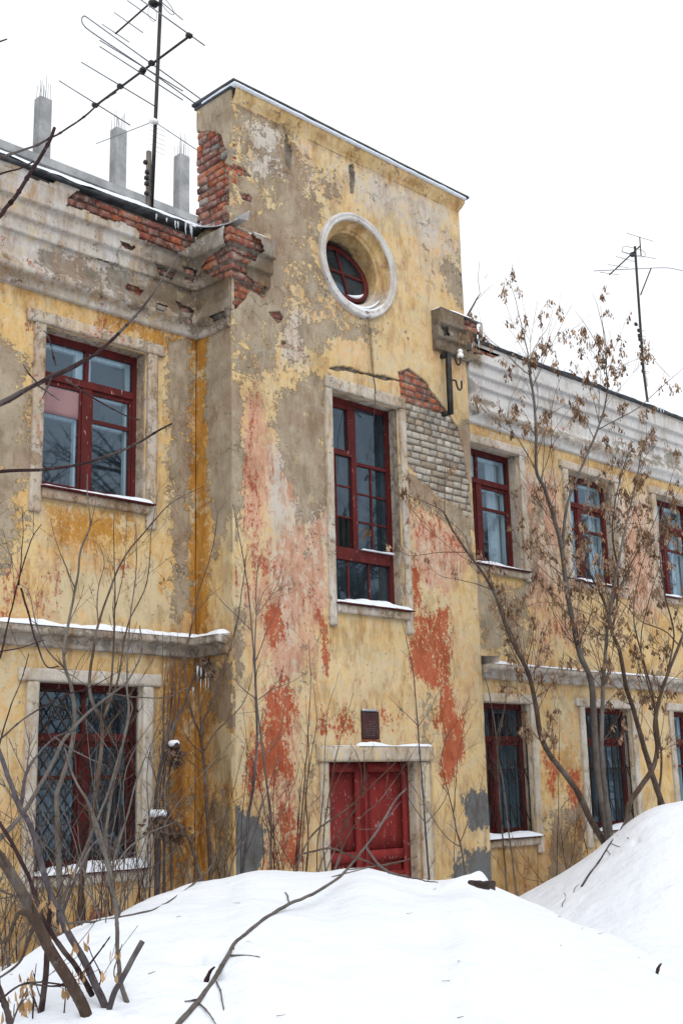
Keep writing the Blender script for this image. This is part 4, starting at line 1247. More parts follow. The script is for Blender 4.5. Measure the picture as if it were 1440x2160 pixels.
# upper left
L, P, IN = layout(LU, fort=(False, True))
TB = {'lime': .34, 'render': .46, 'red': .26, 'pale': .3, 'dirt': .4, 'pink': .34}
w = window(LU, WY, L, P, 'red window with a faded pink board behind its upper left pane', TB, inner=IN, seed=10, sill_snow=.045, leg=.23)
mb = MB(); xm = (LU[0] + LU[1]) / 2
mb.rough_box(LU[0] + .07, xm - .06, WY + .172, WY + .178, 3.29, 3.545, .05, .004, 9, 3, .002); bld(mb, 'board', 'pinkboard', w)
# lower left, forged grille
L, P, IN = layout(LL, tr=.29, fort=(True, True))
window(LL, WY, L, P, 'red ground floor window behind a forged grille and bare shoots', {'lime': .58, 'render': .26, 'dirt': .42, 'pale': .4}, inner=IN, seed=30, rev=.10, glass='glass_dirty', sill_snow=.075, grille=lattice(LL, WY, 'rings', 2), curtain=[(LL[0], LL[0] + .5, LL[2], LL[3] - .4, .26, 40), (LL[1] - .4, LL[1], LL[2], LL[3] - .4, .26, 40)], leg=.17)
# right wing
for k, op in enumerate(RU):
    L, P, IN = layout(op, tr=.27, mul=.42, fort=(True, True))
    window(op, WY, L, P, ('upper red window beside the tower with white curtains', 'upper red window half hidden by dry seed clusters', 'upper red window near the edge with pale blinds', 'upper red window farthest along the wing')[k],
           {'lime': .52, 'render': .32, 'red': .16, 'dirt': .45, 'pink': .28, 'pale': .4}, inner=IN, seed=50 + 11 * k, sill_snow=.055,
           curtain=[(op[0], op[0] + .50, op[2], op[3] - .38, .12, 42), (op[1] - .30, op[1], op[2], op[3] - .1 * k, .14, 46), (op[0] + .62, op[1] - .3, op[2], op[2] + .5 + .2 * k, .3, 30)], leg=.12, ear=.07)
for k, op in enumerate(RL):
    L, P, IN = layout(op, tr=.27, mul=.47, fort=(True, False))
    window(op, WY, L, P, ('barred ground floor window nearest the tower', 'barred ground floor window behind the tree trunks', 'ground floor window without bars at the edge', 'ground floor window farthest along the wing')[k],
           {'lime': .52, 'render': .32, 'dirt': .5, 'pale': .4}, inner=IN, seed=110 + 11 * k, sill_snow=.075, grille=lattice(op, WY, 'bars', k) if k < 2 else None,
           curtain=[(op[0], op[1], op[2], op[3] - .42, .14, 40)], leg=.20, ear=.07, rev=.115, glass='glass_dirty' if k < 2 else 'glass')

# tall tower window: two narrow leaves of small panes over a row of three
x0, x1, z0, z1 = TW; xm = 8.78; b = .05
zb, zt = 2.295, 3.37; Lf = [(x0, x0 + b, z0, z1), (x1 - b - .01, x1, z0, z1), (x0 + b, x1 - b - .01, z1 - .06, z1, .003), (x0 + b, x1 - b - .01, z0, z0 + .035, .003),
    (x0 + b, x1 - b - .01, zb - .06, zb + .07, -.014), (xm - .035, xm + .001, zb + .07, z1 - .06, -.004), (xm + .005, xm + .04, zb + .07, z1 - .06, -.001)]
Pn = []
a0, a1 = x0 + b, xm - .035
Lf += [(a0, a0 + .03, zt + .03, z1 - .06, -.003), (a1 - .045, a1, zt + .03, z1 - .06, -.003), (a0 + .03, a1 - .045, z1 - .11, z1 - .06, .002), (a0, a1, zt - .03, zt + .03, -.006)]
Pn += [(a0 + .03, a1 - .045, zt + .03, z1 - .11)]
c0, c1 = xm + .04, x1 - b - .01
Lf += [(c0, c1, zt - .10, zt - .065, .004)]; Pn += [(c0, c1, zt - .065, z1 - .06)]
for side, (p, q, top) in enumerate(((a0, a1, zt - .03), (c0, c1, zt - .10))):
    m = p + (q - p) * (.42 if side == 0 else .5)
    Lf += [(m - .010, m + .010, zb + .07, top, .012, .03)]
    hs = np.linspace(zb + .07, top, 4)
    for r in range(3):
        if r: Lf += [(p, m - .010, hs[r] - .010, hs[r] + .010, .015, .03), (m + .010, q, hs[r] - .010, hs[r] + .010, .015, .03)]
        for col, (u, v) in enumerate(((p, m - .010), (m + .010, q))):
            if side == 0 and col == 1 and r == 0: continue            # the broken pane
            Pn += [(u, v, hs[r] + (.01 if r else 0), hs[r + 1] - (.01 if r < 2 else 0))]
for k in (1, 2):
    x = x0 + b + (x1 - x0 - 2 * b - .01) * k / 3; Lf += [(x - .012, x + .012, z0 + .035, zb - .06, .012, .03)]
for k in range(3):
    e = (x1 - x0 - 2 * b - .01) / 3; Pn += [(x0 + b + e * k + .012 * (k > 0), x0 + b + e * (k + 1) - .012 * (k < 2), z0 + .035, zb - .06)]
wt = window(TW, TY, Lf, Pn, 'tall red stair window of many small panes, one of them missing', {'lime': .44, 'render': .36, 'dirt': .48, 'pale': .4, 'red': .1}, rev=.14, ear=0.0, leg=.24, sill_snow=.07, glass='glass_dirty', deep=1.2, seed=80, surr=.09, top=.13)
snow_strip(xm + .05, x1 - .02, TY + .085, TY + .125, zb + .07, .018, parent=wt, seed=61)
mb = MB(); rng = random.Random(8)
for x in np.arange(x0 - .1, x1 + .3, .085):
    mb.rough_box(x, x + .07, TY + .7, TY + .73, z0 - .2, zt + .1, .3, .002, 5, int(x * 50), .003)
bld(mb, 'boarding', 'wood', wt)

# round window
def ring(mb, prof, cx, cz, Y, n=96, amp=.002, seed=0):
    prof = np.asarray(prof, float); k = len(prof)
    a = np.arange(n) * 2 * math.pi / n
    V = []
    for r, d in prof: V.append(np.stack([cx + r * np.cos(a), Y - d + a * 0, cz + r * np.sin(a)], 1))
    V = np.concatenate(V); V = V + (np.stack([fbm(V, 9, 3, seed + q) for q in range(3)], 1) - .5) * 2 * amp
    mb.add(V, [(r * n + i, r * n + (i + 1) % n, (r + 1) * n + (i + 1) % n, (r + 1) * n + i) for r in range(k - 1) for i in range(n)])


mb = MB(); ring(mb, resample([(.585, -.01), (.583, .045), (.575, .055), (.555, .058), (.545, .048), (.535, .048), (.525, .052), (.508, .048), (.500, .03)], .012), *RC, TY, 128, .004, 3)
rw = bld(mb, 'window', 'cornice'); rw['label'] = 'round window in a deep yellow moulded ring'
wear3(rw, {'lime': .62, 'render': .2, 'dirt': .3})
mb = MB(); ring(mb, resample([(.500, .03), (.485, -.02), (.46, -.045), (.452, -.043), (.435, -.05), (.425, -.075), (.41, -.082), (.40, -.09), (.395, -.32)], .012), *RC, TY, 128, .003, 5)
o = bld(mb, 'surround', 'tower', rw)
V = np.array([v.co[:] for v in o.data.vertices])
set_wear(o.data, V[:, 0], V[:, 2], [('lime', [(RC[0] - .4, RC[1] - .7), (RC[0] + .8, RC[1] - .7), (RC[0] + .8, RC[1] - .12), (RC[0] + .2, RC[1] - .2), (RC[0], RC[1] - .3)], .12, .95)], {'ochre': .34, 'dirt': .5, 'render': .2, 'pale': .3})
def swing(mb, ang=17):
    z0, y0 = RC[1] - .37, TY + .20; s_, c_ = math.sin(math.radians(ang)), math.cos(math.radians(ang))
    for k in range(len(mb.v)):
        V = mb.v[k].copy(); dz = V[:, 2] - z0; dy = V[:, 1] - y0
        V[:, 2] = z0 + dz * c_ - dy * s_; V[:, 1] = y0 - .09 + dz * s_ + dy * c_; mb.v[k] = V


mb = MB(); ring(mb, [(.372, -.20), (.372, -.185), (.322, -.185), (.317, -.20), (.317, -.24), (.372, -.245)], *RC, TY, 96, .0015, 6)
mb.rough_box(RC[0] - .014, RC[0] + .014, TY + .19, TY + .225, RC[1] - .32, RC[1] + .32, .1, .001, rnd=.003)
mb.rough_box(RC[0] - .32, RC[0] + .32, TY + .193, TY + .222, RC[1] - .014, RC[1] + .014, .1, .001, rnd=.003)
swing(mb); bld(mb, 'frame', 'red', rw)
mb = MB(); a = np.arange(64) * 2 * math.pi / 64
mb.add(np.stack([RC[0] + .32 * np.cos(a), a * 0 + TY + .212, RC[1] + .32 * np.sin(a)], 1), [tuple(range(64))]); swing(mb); bld(mb, 'pane', 'glass_dirty', rw, False)
mb = MB()
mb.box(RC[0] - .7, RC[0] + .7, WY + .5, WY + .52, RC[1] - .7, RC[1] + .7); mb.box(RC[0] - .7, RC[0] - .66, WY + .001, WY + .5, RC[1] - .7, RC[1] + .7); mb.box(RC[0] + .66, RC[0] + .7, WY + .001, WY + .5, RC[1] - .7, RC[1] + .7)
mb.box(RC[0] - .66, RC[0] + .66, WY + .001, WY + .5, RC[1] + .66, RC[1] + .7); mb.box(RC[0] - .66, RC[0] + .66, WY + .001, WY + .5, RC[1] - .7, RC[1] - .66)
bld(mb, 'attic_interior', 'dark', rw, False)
mb = MB(); ring(mb, [(.395, -.30), (.40, -.42), (.41, -.54)], *RC, TY, 64, .006, 8); o = bld(mb, 'rough_reveal', 'mortar', rw)
# snow lying in the bottom of the ring
mb = MB(); n = 40
a = np.linspace(math.radians(222), math.radians(322), n)
for r, y, w_, sd in ((.515, TY - .03, .03, 1), (.468, TY + .02, .028, 2)):
    env = np.sin(np.linspace(0, math.pi, n)) ** .5
    pts = np.stack([RC[0] + (r - .006) * np.cos(a), a * 0 + y, RC[1] + (r - .006) * np.sin(a)], 1)
    mb.tube(pts, w_ * env * (.8 + .4 * fbm(pts, 6, 3, sd)) * .62 + .001, 8)
bld(mb, 'snow_cover', 'snow', rw)
mb = MB(); a = np.linspace(math.radians(262), math.radians(318), 14)
mb.tube(np.stack([RC[0] + .315 * np.cos(a), a * 0 + TY + .18, RC[1] + .315 * np.sin(a)], 1), .02 * np.sin(np.linspace(.05, math.pi - .05, 14)) + .001, 7); swing(mb); bld(mb, 'snow_cover', 'snow', rw)

# ---- door
dx0, dx1, dz0, dz1 = DR[0], DR[1], -1.95, DR[3]; dY = TY + .14
mb = MB()
mb.rough_box(dx0 - .10, dx0, TY - .04, TY + .02, dz0, dz1 + .001, .03, .004, 8, 1, .008)
mb.rough_box(dx1, dx1 + .16, TY - .04, TY + .02, dz0, dz1 + .001, .03, .004, 8, 2, .008)
mb.rough_box(dx0 - .13, dx1 + .17, TY - .07, TY + .02, dz1, dz1 + .15, .03, .004, 8, 3, .008)
mb.rough_box(dx0 - .06, dx0 + .002, TY + .021, TY + .3, dz0, dz1 + .05, .05, .003, 8, 4, .004)
mb.rough_box(dx1 - .002, dx1 + .06, TY + .021, TY + .3, dz0, dz1 + .05, .05, .003, 8, 5, .004)
mb.rough_box(dx0, dx1, TY + .021, TY + .3, dz1, dz1 + .06, .05, .003, 8, 6, .004)
mb.rough_box(dx1 + .03, dx1 + .13, TY - .052, TY - .03, dz0, dz1 - .02, .04, .004, 8, 7, .008)
dsr = bld(mb, 'door_surround', 'trim'); wear3(dsr, {'lime': .40, 'render': .33, 'dirt': .45, 'pale': .52})
snow_strip(dx0 + .38, dx1 + .16, TY - .075, TY + .0, dz1 + .147, .035, parent=dsr, seed=71, taper=.08)
snow_strip(dx0 - .1, dx0 + .34, TY - .07, TY + .0, dz1 + .147, .012, parent=dsr, seed=72)
mb = MB()
mb.rough_box(dx0 + .002, dx1 - .002, dY + .06, dY + .08, dz0, dz1 - .002, .3, 0, rnd=0)
mid = dx0 + .62
door = bld(mb, 'door', 'doorred', smooth=False)
for k, (a, b_) in enumerate(((dx0 + .006, mid - .004), (mid + .004, dx1 - .006))):
    mb = MB(); m = .085
    mb.rough_box(a, a + m, dY, dY + .045, dz0, dz1 - .01, .12, .0012, 9, k, .004); mb.rough_box(b_ - m, b_, dY, dY + .045, dz0, dz1 - .01, .12, .0012, 9, k + 3, .004)
    for zz, hh in ((dz1 - .10, .09), (dz1 - .95, .10), (dz1 - 1.15, .09), (dz0, .12)):
        mb.rough_box(a + m, b_ - m, dY + .003, dY + .042, zz, zz + hh, .12, .0012, 9, k + 6, .003)
    for za, zc in ((dz1 - .85, dz1 - .10), (dz0 + .12, dz1 - 1.15)):
        mb.rough_box(a + m, b_ - m, dY + .032, dY + .044, za, zc, .12, .001, 9, k, .001)
        mb.rough_box(a + m + .035, b_ - m - .035, dY + .022, dY + .036, za + .035, zc - .035, .12, .001, 9, k + 1, .008)
    bld(mb, 'door_leaf', 'doorred', door)
mb = MB(); mb.rough_box(mid + .012, mid + .045, dY - .022, dY + .002, dz0, dz1 - .02, .15, .001, 9, 2, .006); bld(mb, 'cover_strip', 'doorred', door)
# stained band under the top rail
mb = MB(); mb.rough_box(mid - .03, mid + .11, dY - .02, dY - .003, dz1 - 1.09, dz1 - 1.02, .05, .001, 5, 1, .004); bld(mb, 'latch_plate', 'zinc', door)

# ------------------------------------------------------------------ plaque above the door
a, c = onY(763, 1500, TY - .02), onY(799, 1560, TY - .02)
pl = empty('wall_plaque', ((a[0] + c[0]) / 2, TY, c[2]), 'small dark brown notice plate with faded lines of text above the door', 'plaque')
mb = MB(); mb.rough_box(a[0], c[0], TY - .032, TY - .004, c[2], a[2], .04, .0012, 9, 1, .003)
MAT['plaque'] = simple('dark_maroon_enamel', (.030, .010, .012), (.055, .018, .016), 9, .5, .2, 40)
bld(mb, 'plate', 'plaque', pl)
mb = MB(); mb.rough_box(a[0] - .006, c[0] - .03, TY - .045, TY - .002, a[2], a[2] + .022, .04, .001, 9, 2, .003); bld(mb, 'top_rail', 'zinc', pl)
MAT['rustplate'] = simple('rusted_steel', (.30, .095, .02), (.13, .035, .012), 24, .9, .5, 60)
mb = MB(); mb.rough_box(a[0] + .006, c[0] + .004, TY - .036, TY - .003, c[2] - .03, c[2] - .001, .04, .001, 9, 3, .003); bld(mb, 'bottom_rail', 'rustplate', pl)
MAT['faded_ink'] = simple('faded_lettering', (.16, .12, .11), (.09, .06, .055), 40, .8, .0, 40)
mb = MB(); rng = random.Random(21)
zz = a[2] - .10; W0 = c[0] - a[0]
for row in range(9):
    x = a[0] + .035 + (0.05 if row < 2 else 0)
    while x < c[0] - .04:
        l = rng.uniform(.008, .026)
        if rng.random() < .8: mb.box(x, x + l, TY - .0345, TY - .0335, zz, zz + .006)
        x += l + rng.uniform(.004, .012)
    zz -= .017
bld(mb, 'lettering', 'faded_ink', pl, False)

# ------------------------------------------------------------------ black wire bracket on the tower
top_w, bot_w = onY(927, 748, TY), onY(929, 882, TY)
bk = empty('wire_bracket', (top_w[0], TY, bot_w[2]), 'black steel wire bracket with two hooks on the tower corner', 'bracket')
bY = onX(945, 745, top_w[0] + .02)[1]
bx = top_w[0] + .02; zt_, zb_ = onX(945, 745, bx)[2] + .01, onX(947, 875, bx)[2]
mb = MB()
mb.rough_box(bx - .028, bx + .028, bY - .02, bY + .03, zb_, zt_, .2, .001, 5, 1, .006); bld(mb, 'post', 'iron', bk)
for z in (zt_ - .05, zb_):
    mb = MB(); mb.rough_box(bx - .026, bx + .026, bY + .0301, TY + .05, z, z + .05, .1, .001, 5, 2, .005); bld(mb, 'arm', 'iron', bk)
for i, z in enumerate((zt_ - .03, zt_ - .33)):
    base = np.array([bx + .026, bY, z])
    pts = [base, base + [.05, 0, .015], base + [.085, 0, .01], base + [.10, 0, -.035], base + [.125, 0, -.075], base + [.16, 0, -.075], base + [.185, 0, -.035], base + [.187, 0, .04]]
    mb = MB(); mb.tube(spline(pts, 6), .011, 8); h = bld(mb, 'hook', 'iron', bk)
    if i == 0:
        t_ = base + [.187, 0, .02]; mb = MB()
        n = 16; aa = np.arange(n) * 2 * math.pi / n
        pr = [(.001, .0), (.034, .0), (.04, .012), (.036, .04), (.024, .05), (.024, .058), (.032, .066), (.031, .08), (.02, .098), (.001, .104)]
        V = np.concatenate([np.stack([t_[0] + r * np.cos(aa), t_[1] + r * np.sin(aa), t_[2] + z_ + aa * 0], 1) for r, z_ in pr])
        mb.add(V, [(r * n + q, r * n + (q + 1) % n, (r + 1) * n + (q + 1) % n, (r + 1) * n + q) for r in range(len(pr) - 1) for q in range(n)])
        bld(mb, 'insulator', 'porcelain', bk)

# ------------------------------------------------------------------ loose cable hanging from the round window
pts = [onY(772, 655, TY - .06), onY(777, 690, TY - .03), onY(781, 730, TY - .02), onY(786, 790, TY - .03), onY(791, 830, TY - .06), onY(786, 900, TY - .09), onY(778, 950, TY - .06), onY(768, 985, TY - .03)]
mb = MB(); mb.tube(spline(pts, 6), .0035, 5); pts2 = [p + np.array([.012 + .006 * math.sin(i), -.004, 0]) for i, p in enumerate(pts[:5])]
mb.tube(spline(pts2, 6), .003, 5)
o = mb.build('cable', MAT['wire']); tag(o, 'thin dark cable hanging loose from the round window over the tall one', 'cable')

# ------------------------------------------------------------------ rubble under the snow lip
P0 = onU(1015, 1872, 7.85)
mb = MB()
mb.rough_box(P0[0] - .075, P0[0] + .085, P0[1] - .06, P0[1] + .06, P0[2] - .22, P0[2] + .035, .012, .016, 18, 3, .03)
mb.rough_box(P0[0] - .085, P0[0] + .0, P0[1] - .05, P0[1] + .07, P0[2] - .02, P0[2] + .045, .012, .014, 18, 8, .03)
rub = mb.build('rubble_lump', MAT['rubble'])
tag(rub, 'dark frozen lump of rubble poking out under a lip of snow by the tower', 'rubble')
for (px, py, s, dep), lb in zip(PITS[1:3], ('dark broken stub in the snow beside the bent branch', 'dark twig end in the snow near the right edge')):
    p, _ = hit(px, py); mb = MB()
    mb.tube(spline([p + [-.02, .01, -.06], p + [-.004, .0, -.01], p + [.008, -.004, .012], p + [.024, -.010, .026]], 4), np.linspace(.012, .004, 13) * np.random.default_rng(int(px)).uniform(.8, 1.2, 13), 7)
    tag(mb.build('broken_stub', MAT['bark_dark']), lb, 'stub')

# ------------------------------------------------------------------ aerials
def rod(mb, p, q, r, n=6): mb.tube([p, q], r, n)


AY = 9.7
base = onY(318, 438, AY); topm = onY(341, -40, AY)
an = empty('television_aerial', (base[0], AY, 5.7), 'tall dark aerial mast with crossed booms and long rods, left of the tower', 'aerial')
mb = MB(); rod(mb, (base[0], AY, 5.7), topm, .021, 8); bld(mb, 'mast', 'iron', an)
wp = [onY(x, y, AY - .05) for x, y in ((313.5, 440), (316.5, 320))]; mb = MB()
mb.rough_box(wp[0][0] - .028, wp[0][0] + .02, AY - .07, AY - .03, 5.6, wp[1][2], .3, .003, 4, 2, .004); bld(mb, 'wooden_post', 'wood', an)


def mast_x(z): return base[0] + (topm[0] - base[0]) * (z - base[2]) / (topm[2] - base[2])


def boom(pa, pb, Xb, r, parent):
    A, C = onX(*pa, Xb), onX(*pb, Xb)
    mb = MB(); rod(mb, A, C, r, 7); bld(mb, 'boom', 'iron', parent)
    return A, C


def element(mb, c, l_px, r_px, r):
    """rod parallel to the eaves through boom point c, ends read off where the photograph shows them"""
    Y = c[1]
    A = onY(*l_px, Y); D = onY(*r_px, Y)
    rod(mb, A, D, r, 5)


A1, C1 = boom((403, 74), (198, 226), base[0] + .08, .014, an)
def on_boom(px, py): return onX(px, py, base[0] + .08)
for c, l, r in (((399, 75), (290, -6), (432, 96)), ((320, 133), (186, 38), (432, 215)), ((302, 148), (211, 85), (386, 192)), ((300, 152), (211, 98), (386, 211)), ((254, 182), (172, 131), (332, 227)), ((201, 222), (125, 170), (275, 264))):
    mb = MB(); element(mb, on_boom(*c), l, r, .0072); e = bld(mb, 'element', 'alu', an)
    k = on_boom(*c); mb = MB(); mb.rough_box(k[0] - .035, k[0] + .035, k[1] - .03, k[1] + .03, k[2] - .022, k[2] + .022, .05, .004, 9, 1, .01); bld(mb, 'clamp', 'iron', e)
# folded dipole: second rod and its bow
k = on_boom(317, 140); mb = MB()
A, D = onY(186, 38, k[1]), onY(420, 224, k[1])
bow = [A, A + [-.05, 0, .0], A + [-.075, 0, -.05], A + [-.05, 0, -.11], onY(200, 72, k[1]), onY(310, 146, k[1]), D]
mb.tube(spline(bow, 6), .007, 5); bld(mb, 'element', 'alu', an)
xb2 = base[0] + .06
boom((345, -18), (244, 71), xb2, .011, an)
for c, l, r in (((300, 24), (269, 1), (329, 44)), ((272, 48), (241, 26), (302, 69)), ((245, 71), (216, 51), (273, 89)), ((336, -8), (300, -30), (386, 42))):
    mb = MB(); element(mb, onX(*c, xb2), l, r, .0056); bld(mb, 'element', 'alu', an)
k = onX(325, 8, xb2); mb = MB(); mb.rough_box(k[0] - .06, k[0] + .05, k[1] - .04, k[1] + .04, k[2] - .03, k[2] + .03, .05, .006, 9, 1, .015); bld(mb, 'junction_box', 'iron', an)
a = np.linspace(0, 2 * math.pi, 25); mb = MB(); k = onX(322, 26, xb2)
mb.tube(np.stack([k[0] + .06 * np.cos(a), k[1] + a * 0, k[2] - .02 + .09 * np.sin(a)], 1), .0025, 5); k = onX(352, 12, xb2)
mb.tube(np.stack([k[0] + .10 * np.cos(a), k[1] + a * 0, k[2] + .06 * np.sin(a) - .05 * np.cos(a)], 1), .0035, 5); bld(mb, 'cable_loop', 'wire', an)
v0 = onY(325, 256, AY - .03)
mb = MB(); rod(mb, v0, onX(204, 303, v0[0] - .02), .0048, 5); bld(mb, 'element', 'alu', an)
mb = MB(); rod(mb, v0, onY(421, 320, AY - .03), .0048, 5); bld(mb, 'element', 'alu', an)
mb = MB(); mb.rough_box(v0[0] - .05, v0[0] + .05, AY - .06, AY - .0, v0[2] - .03, v0[2] + .03, .05, .005, 9, 3, .014); bld(mb, 'junction_box', 'porcelain', an)
def tiny_aerial(parent, pts, Y, sc=1.0):
    for (px, py) in pts:
        p = onY(px, py, Y); mb = MB()
        mb.rough_box(p[0] - .02 * sc, p[0] + .025 * sc, Y - .02, Y + .02, p[2] - .022 * sc, p[2] + .022 * sc, .03, .004, 9, int(px), .01)
        rod(mb, p, p + np.array([-.06 * sc, -.12 * sc, -.06 * sc]), .003 * sc, 4); rod(mb, p, p + np.array([.10 * sc, .02, -.005 * sc]), .003 * sc, 4)
        bld(mb, 'wire_insulator', 'iron', parent)
tiny_aerial(an, ((307, 342), (309, 375), (310, 363), (309, 387), (309, 408)), AY - .1)
for i, z in enumerate(np.linspace(0, .28, 6)):
    p = onY(330, 270, AY) + [0, 0, -z]; mb = MB(); rod(mb, p + [-.09, 0, 0], p + [.12, 0, 0], .0022, 4); bld(mb, 'cross_rod', 'alu', an)

RY = 10.9
rb, rt = onY(1368, 843, RY), onY(1338, 520, RY)
ar = empty('television_aerial', (rb[0], RY, rb[2] - .8), 'slim leaning aerial mast with a small rod array above the right hand roof', 'aerial')
mb = MB(); rod(mb, rb + (rb - rt) * .3, onY(1355.6, 779, RY), .023, 8); rod(mb, onY(1355.7, 780, RY), rt, .024, 8); bld(mb, 'mast', 'iron', ar)
mb = MB(); rod(mb, onY(1363.5, 815, RY), onY(1360, 774, RY), .0262, 8); bld(mb, 'pale_sleeve', 'porcelain', ar)
XB = rt[0] + .05
mb = MB(); rod(mb, onX(1350, 518, XB), onX(1284, 580, XB), .014, 6); bld(mb, 'boom', 'iron', ar)
mb = MB(); p, q = onX(1348, 500, XB), onX(1351, 540, XB); rod(mb, p, q, .011, 6); bld(mb, 'upright', 'iron', ar)
for c, l, r in (((1348, 501), (1321, 492), (1377, 509)), ((1320, 546), (1298, 541), (1340, 552)), ((1303, 562), (1282, 558), (1324, 565)), ((1285, 578), (1264, 574), (1305, 580)), ((1350, 538), (1309, 531), (1382, 546))):
    Y = onX(*c, XB)[1]; mb = MB(); rod(mb, onY(*l, Y), onY(*r, Y), .0058, 5); bld(mb, 'element', 'alu', ar)
Y = onX(1335, 532, XB)[1]; mb = MB()
lp = [onY(x, y, Y) for x, y in ((1318, 519), (1350, 527), (1359, 533), (1359, 540), (1351, 542), (1318, 534), (1312, 528), (1312, 522), (1318, 519))]
mb.tube(spline(lp, 5), .0055, 5); bld(mb, 'element', 'alu', ar)
k = onX(1334, 537, XB); mb = MB(); mb.rough_box(k[0] - .05, k[0] + .05, k[1] - .05, k[1] + .05, k[2] - .04, k[2] + .04, .05, .005, 9, 3, .02); bld(mb, 'junction_box', 'iron', ar)
mb = MB(); rod(mb, onY(1350, 622, RY), onY(1372, 566, RY), .014, 6); bld(mb, 'strut', 'iron', ar)
mb = MB(); mb.tube(spline([onY(x, y, RY) for x, y in ((1252, 571.5), (1310, 568.5), (1372, 565.5), (1405, 565), (1425, 568), (1445, 573), (1480, 583))], 5), .0075, 6); bld(mb, 'element', 'alu', ar)
mb = MB(); rod(mb, onY(1358, 757, RY), onY(1369, 747, RY), .022, 6); bld(mb, 'junction_box', 'iron', ar)
mb = MB(); rod(mb, onY(1370, 751, RY), onY(1412, 796, RY), .005, 5); bld(mb, 'element', 'alu', ar)
mb = MB(); rod(mb, onY(1352, 754, RY), onY(1290, 779, RY), .005, 5); bld(mb, 'element', 'alu', ar)
tiny_aerial(ar, ((1340, 684), (1346, 697), (1347, 708), (1348, 716), (1350, 731), (1351, 748), (1352, 758), (1353, 767), (1355, 783)), RY - .1, 1.5)

# ------------------------------------------------------------------ unfinished concrete frame far behind
HY = 30.0
ub = empty('unfinished_building', (21, HY, GZ), 'bare grey concrete frame of an unfinished building far behind the left roof', 'building')
cols_ = [onY(86, 200, HY), onY(246, 266, HY), onY(380, 322, HY)]
sp = cols_[1][0] - cols_[0][0]; zc = cols_[1][2]; zb1 = onY(258, 398, HY)[2]
rng = random.Random(6)
for i in range(-2, 5):
    x = cols_[1][0] + (i - 1) * sp
    if i == 2: x = cols_[2][0]
    for row, yy in enumerate((HY, HY + 6)):
        if row and not (0 <= i <= 2): continue
        mb = MB(); t_ = zc + (cols_[i][2] - zc if 0 <= i <= 2 else rng.uniform(-.2, .1)) - (9 if row else 0)
        mb.rough_box(x, x + .42, yy, yy + .36, GZ, t_, 1.5, .01, 1, i, .01); c_ = bld(mb, 'column', 'concrete', ub, False)
        mb = MB()
        for a_ in (.04, .13, .21, .29, .38):
            for b_ in (.05, .31):
                rod(mb, (x + a_, yy + b_, t_ - .1), (x + a_ + rng.uniform(-.04, .04), yy + b_ + rng.uniform(-.03, .03), t_ + rng.uniform(.35, .8)), .0075, 4)
        bld(mb, 'rebar', 'alu', c_)
for z in np.arange(zb1, 2, -3.0):
    mb = MB(); mb.rough_box(cols_[0][0] - 9, cols_[2][0] + 3.2, HY - .12, HY + 6.5, z - .28, z, 3, .01, 1, 3, .01); bld(mb, 'floor_slab', 'concrete', ub, False)
    mb = MB(); mb.rough_box(cols_[0][0] - 9, cols_[2][0] + 3.2, HY + .02, HY + .34, z - .75, z - .281, 3, .01, 1, 4, .01); bld(mb, 'beam', 'concrete', ub, False)

# ------------------------------------------------------------------ bare trees, shoots and branches
def unit(v): return v / max(np.linalg.norm(v), 1e-9)


def grow(mb, p, d, L, r, rng, lev=1, up=.25, wig=.16, tips=None, kids=(2, 4), spread=.7):
    n = max(4, int(L / .05)); st = L / n; pts = [np.array(p)]; d = unit(np.array(d, float))
    bend = np.array([rng.gauss(0, .04), rng.gauss(0, .04), rng.gauss(0, .03)])
    for i in range(n):
        d = unit(d + np.array([rng.gauss(0, wig), rng.gauss(0, wig), rng.gauss(0, wig)]) * .55 + bend + np.array([0, 0, up * .12]))
        pts.append(pts[-1] + d * st)
    pts = np.array(pts)
    mb.tube(pts, np.linspace(r, max(r * .45, .0013), n + 1), 4 if r < .006 else 5, False)
    if tips is not None: tips.append(pts)
    if lev > 0:
        for _ in range(rng.randint(*kids)):
            k = rng.randint(1, n - 1)
            t = unit(pts[k + 1] - pts[k]); s = unit(np.cross(t, [rng.gauss(0, 1), rng.gauss(0, 1), rng.gauss(0, 1)]))
            grow(mb, pts[k], unit(t + s * rng.uniform(.5, 1.0) * spread), L * rng.uniform(.3, .6), r * .6, rng, lev - 1, up, wig, tips, kids, spread)
    return pts


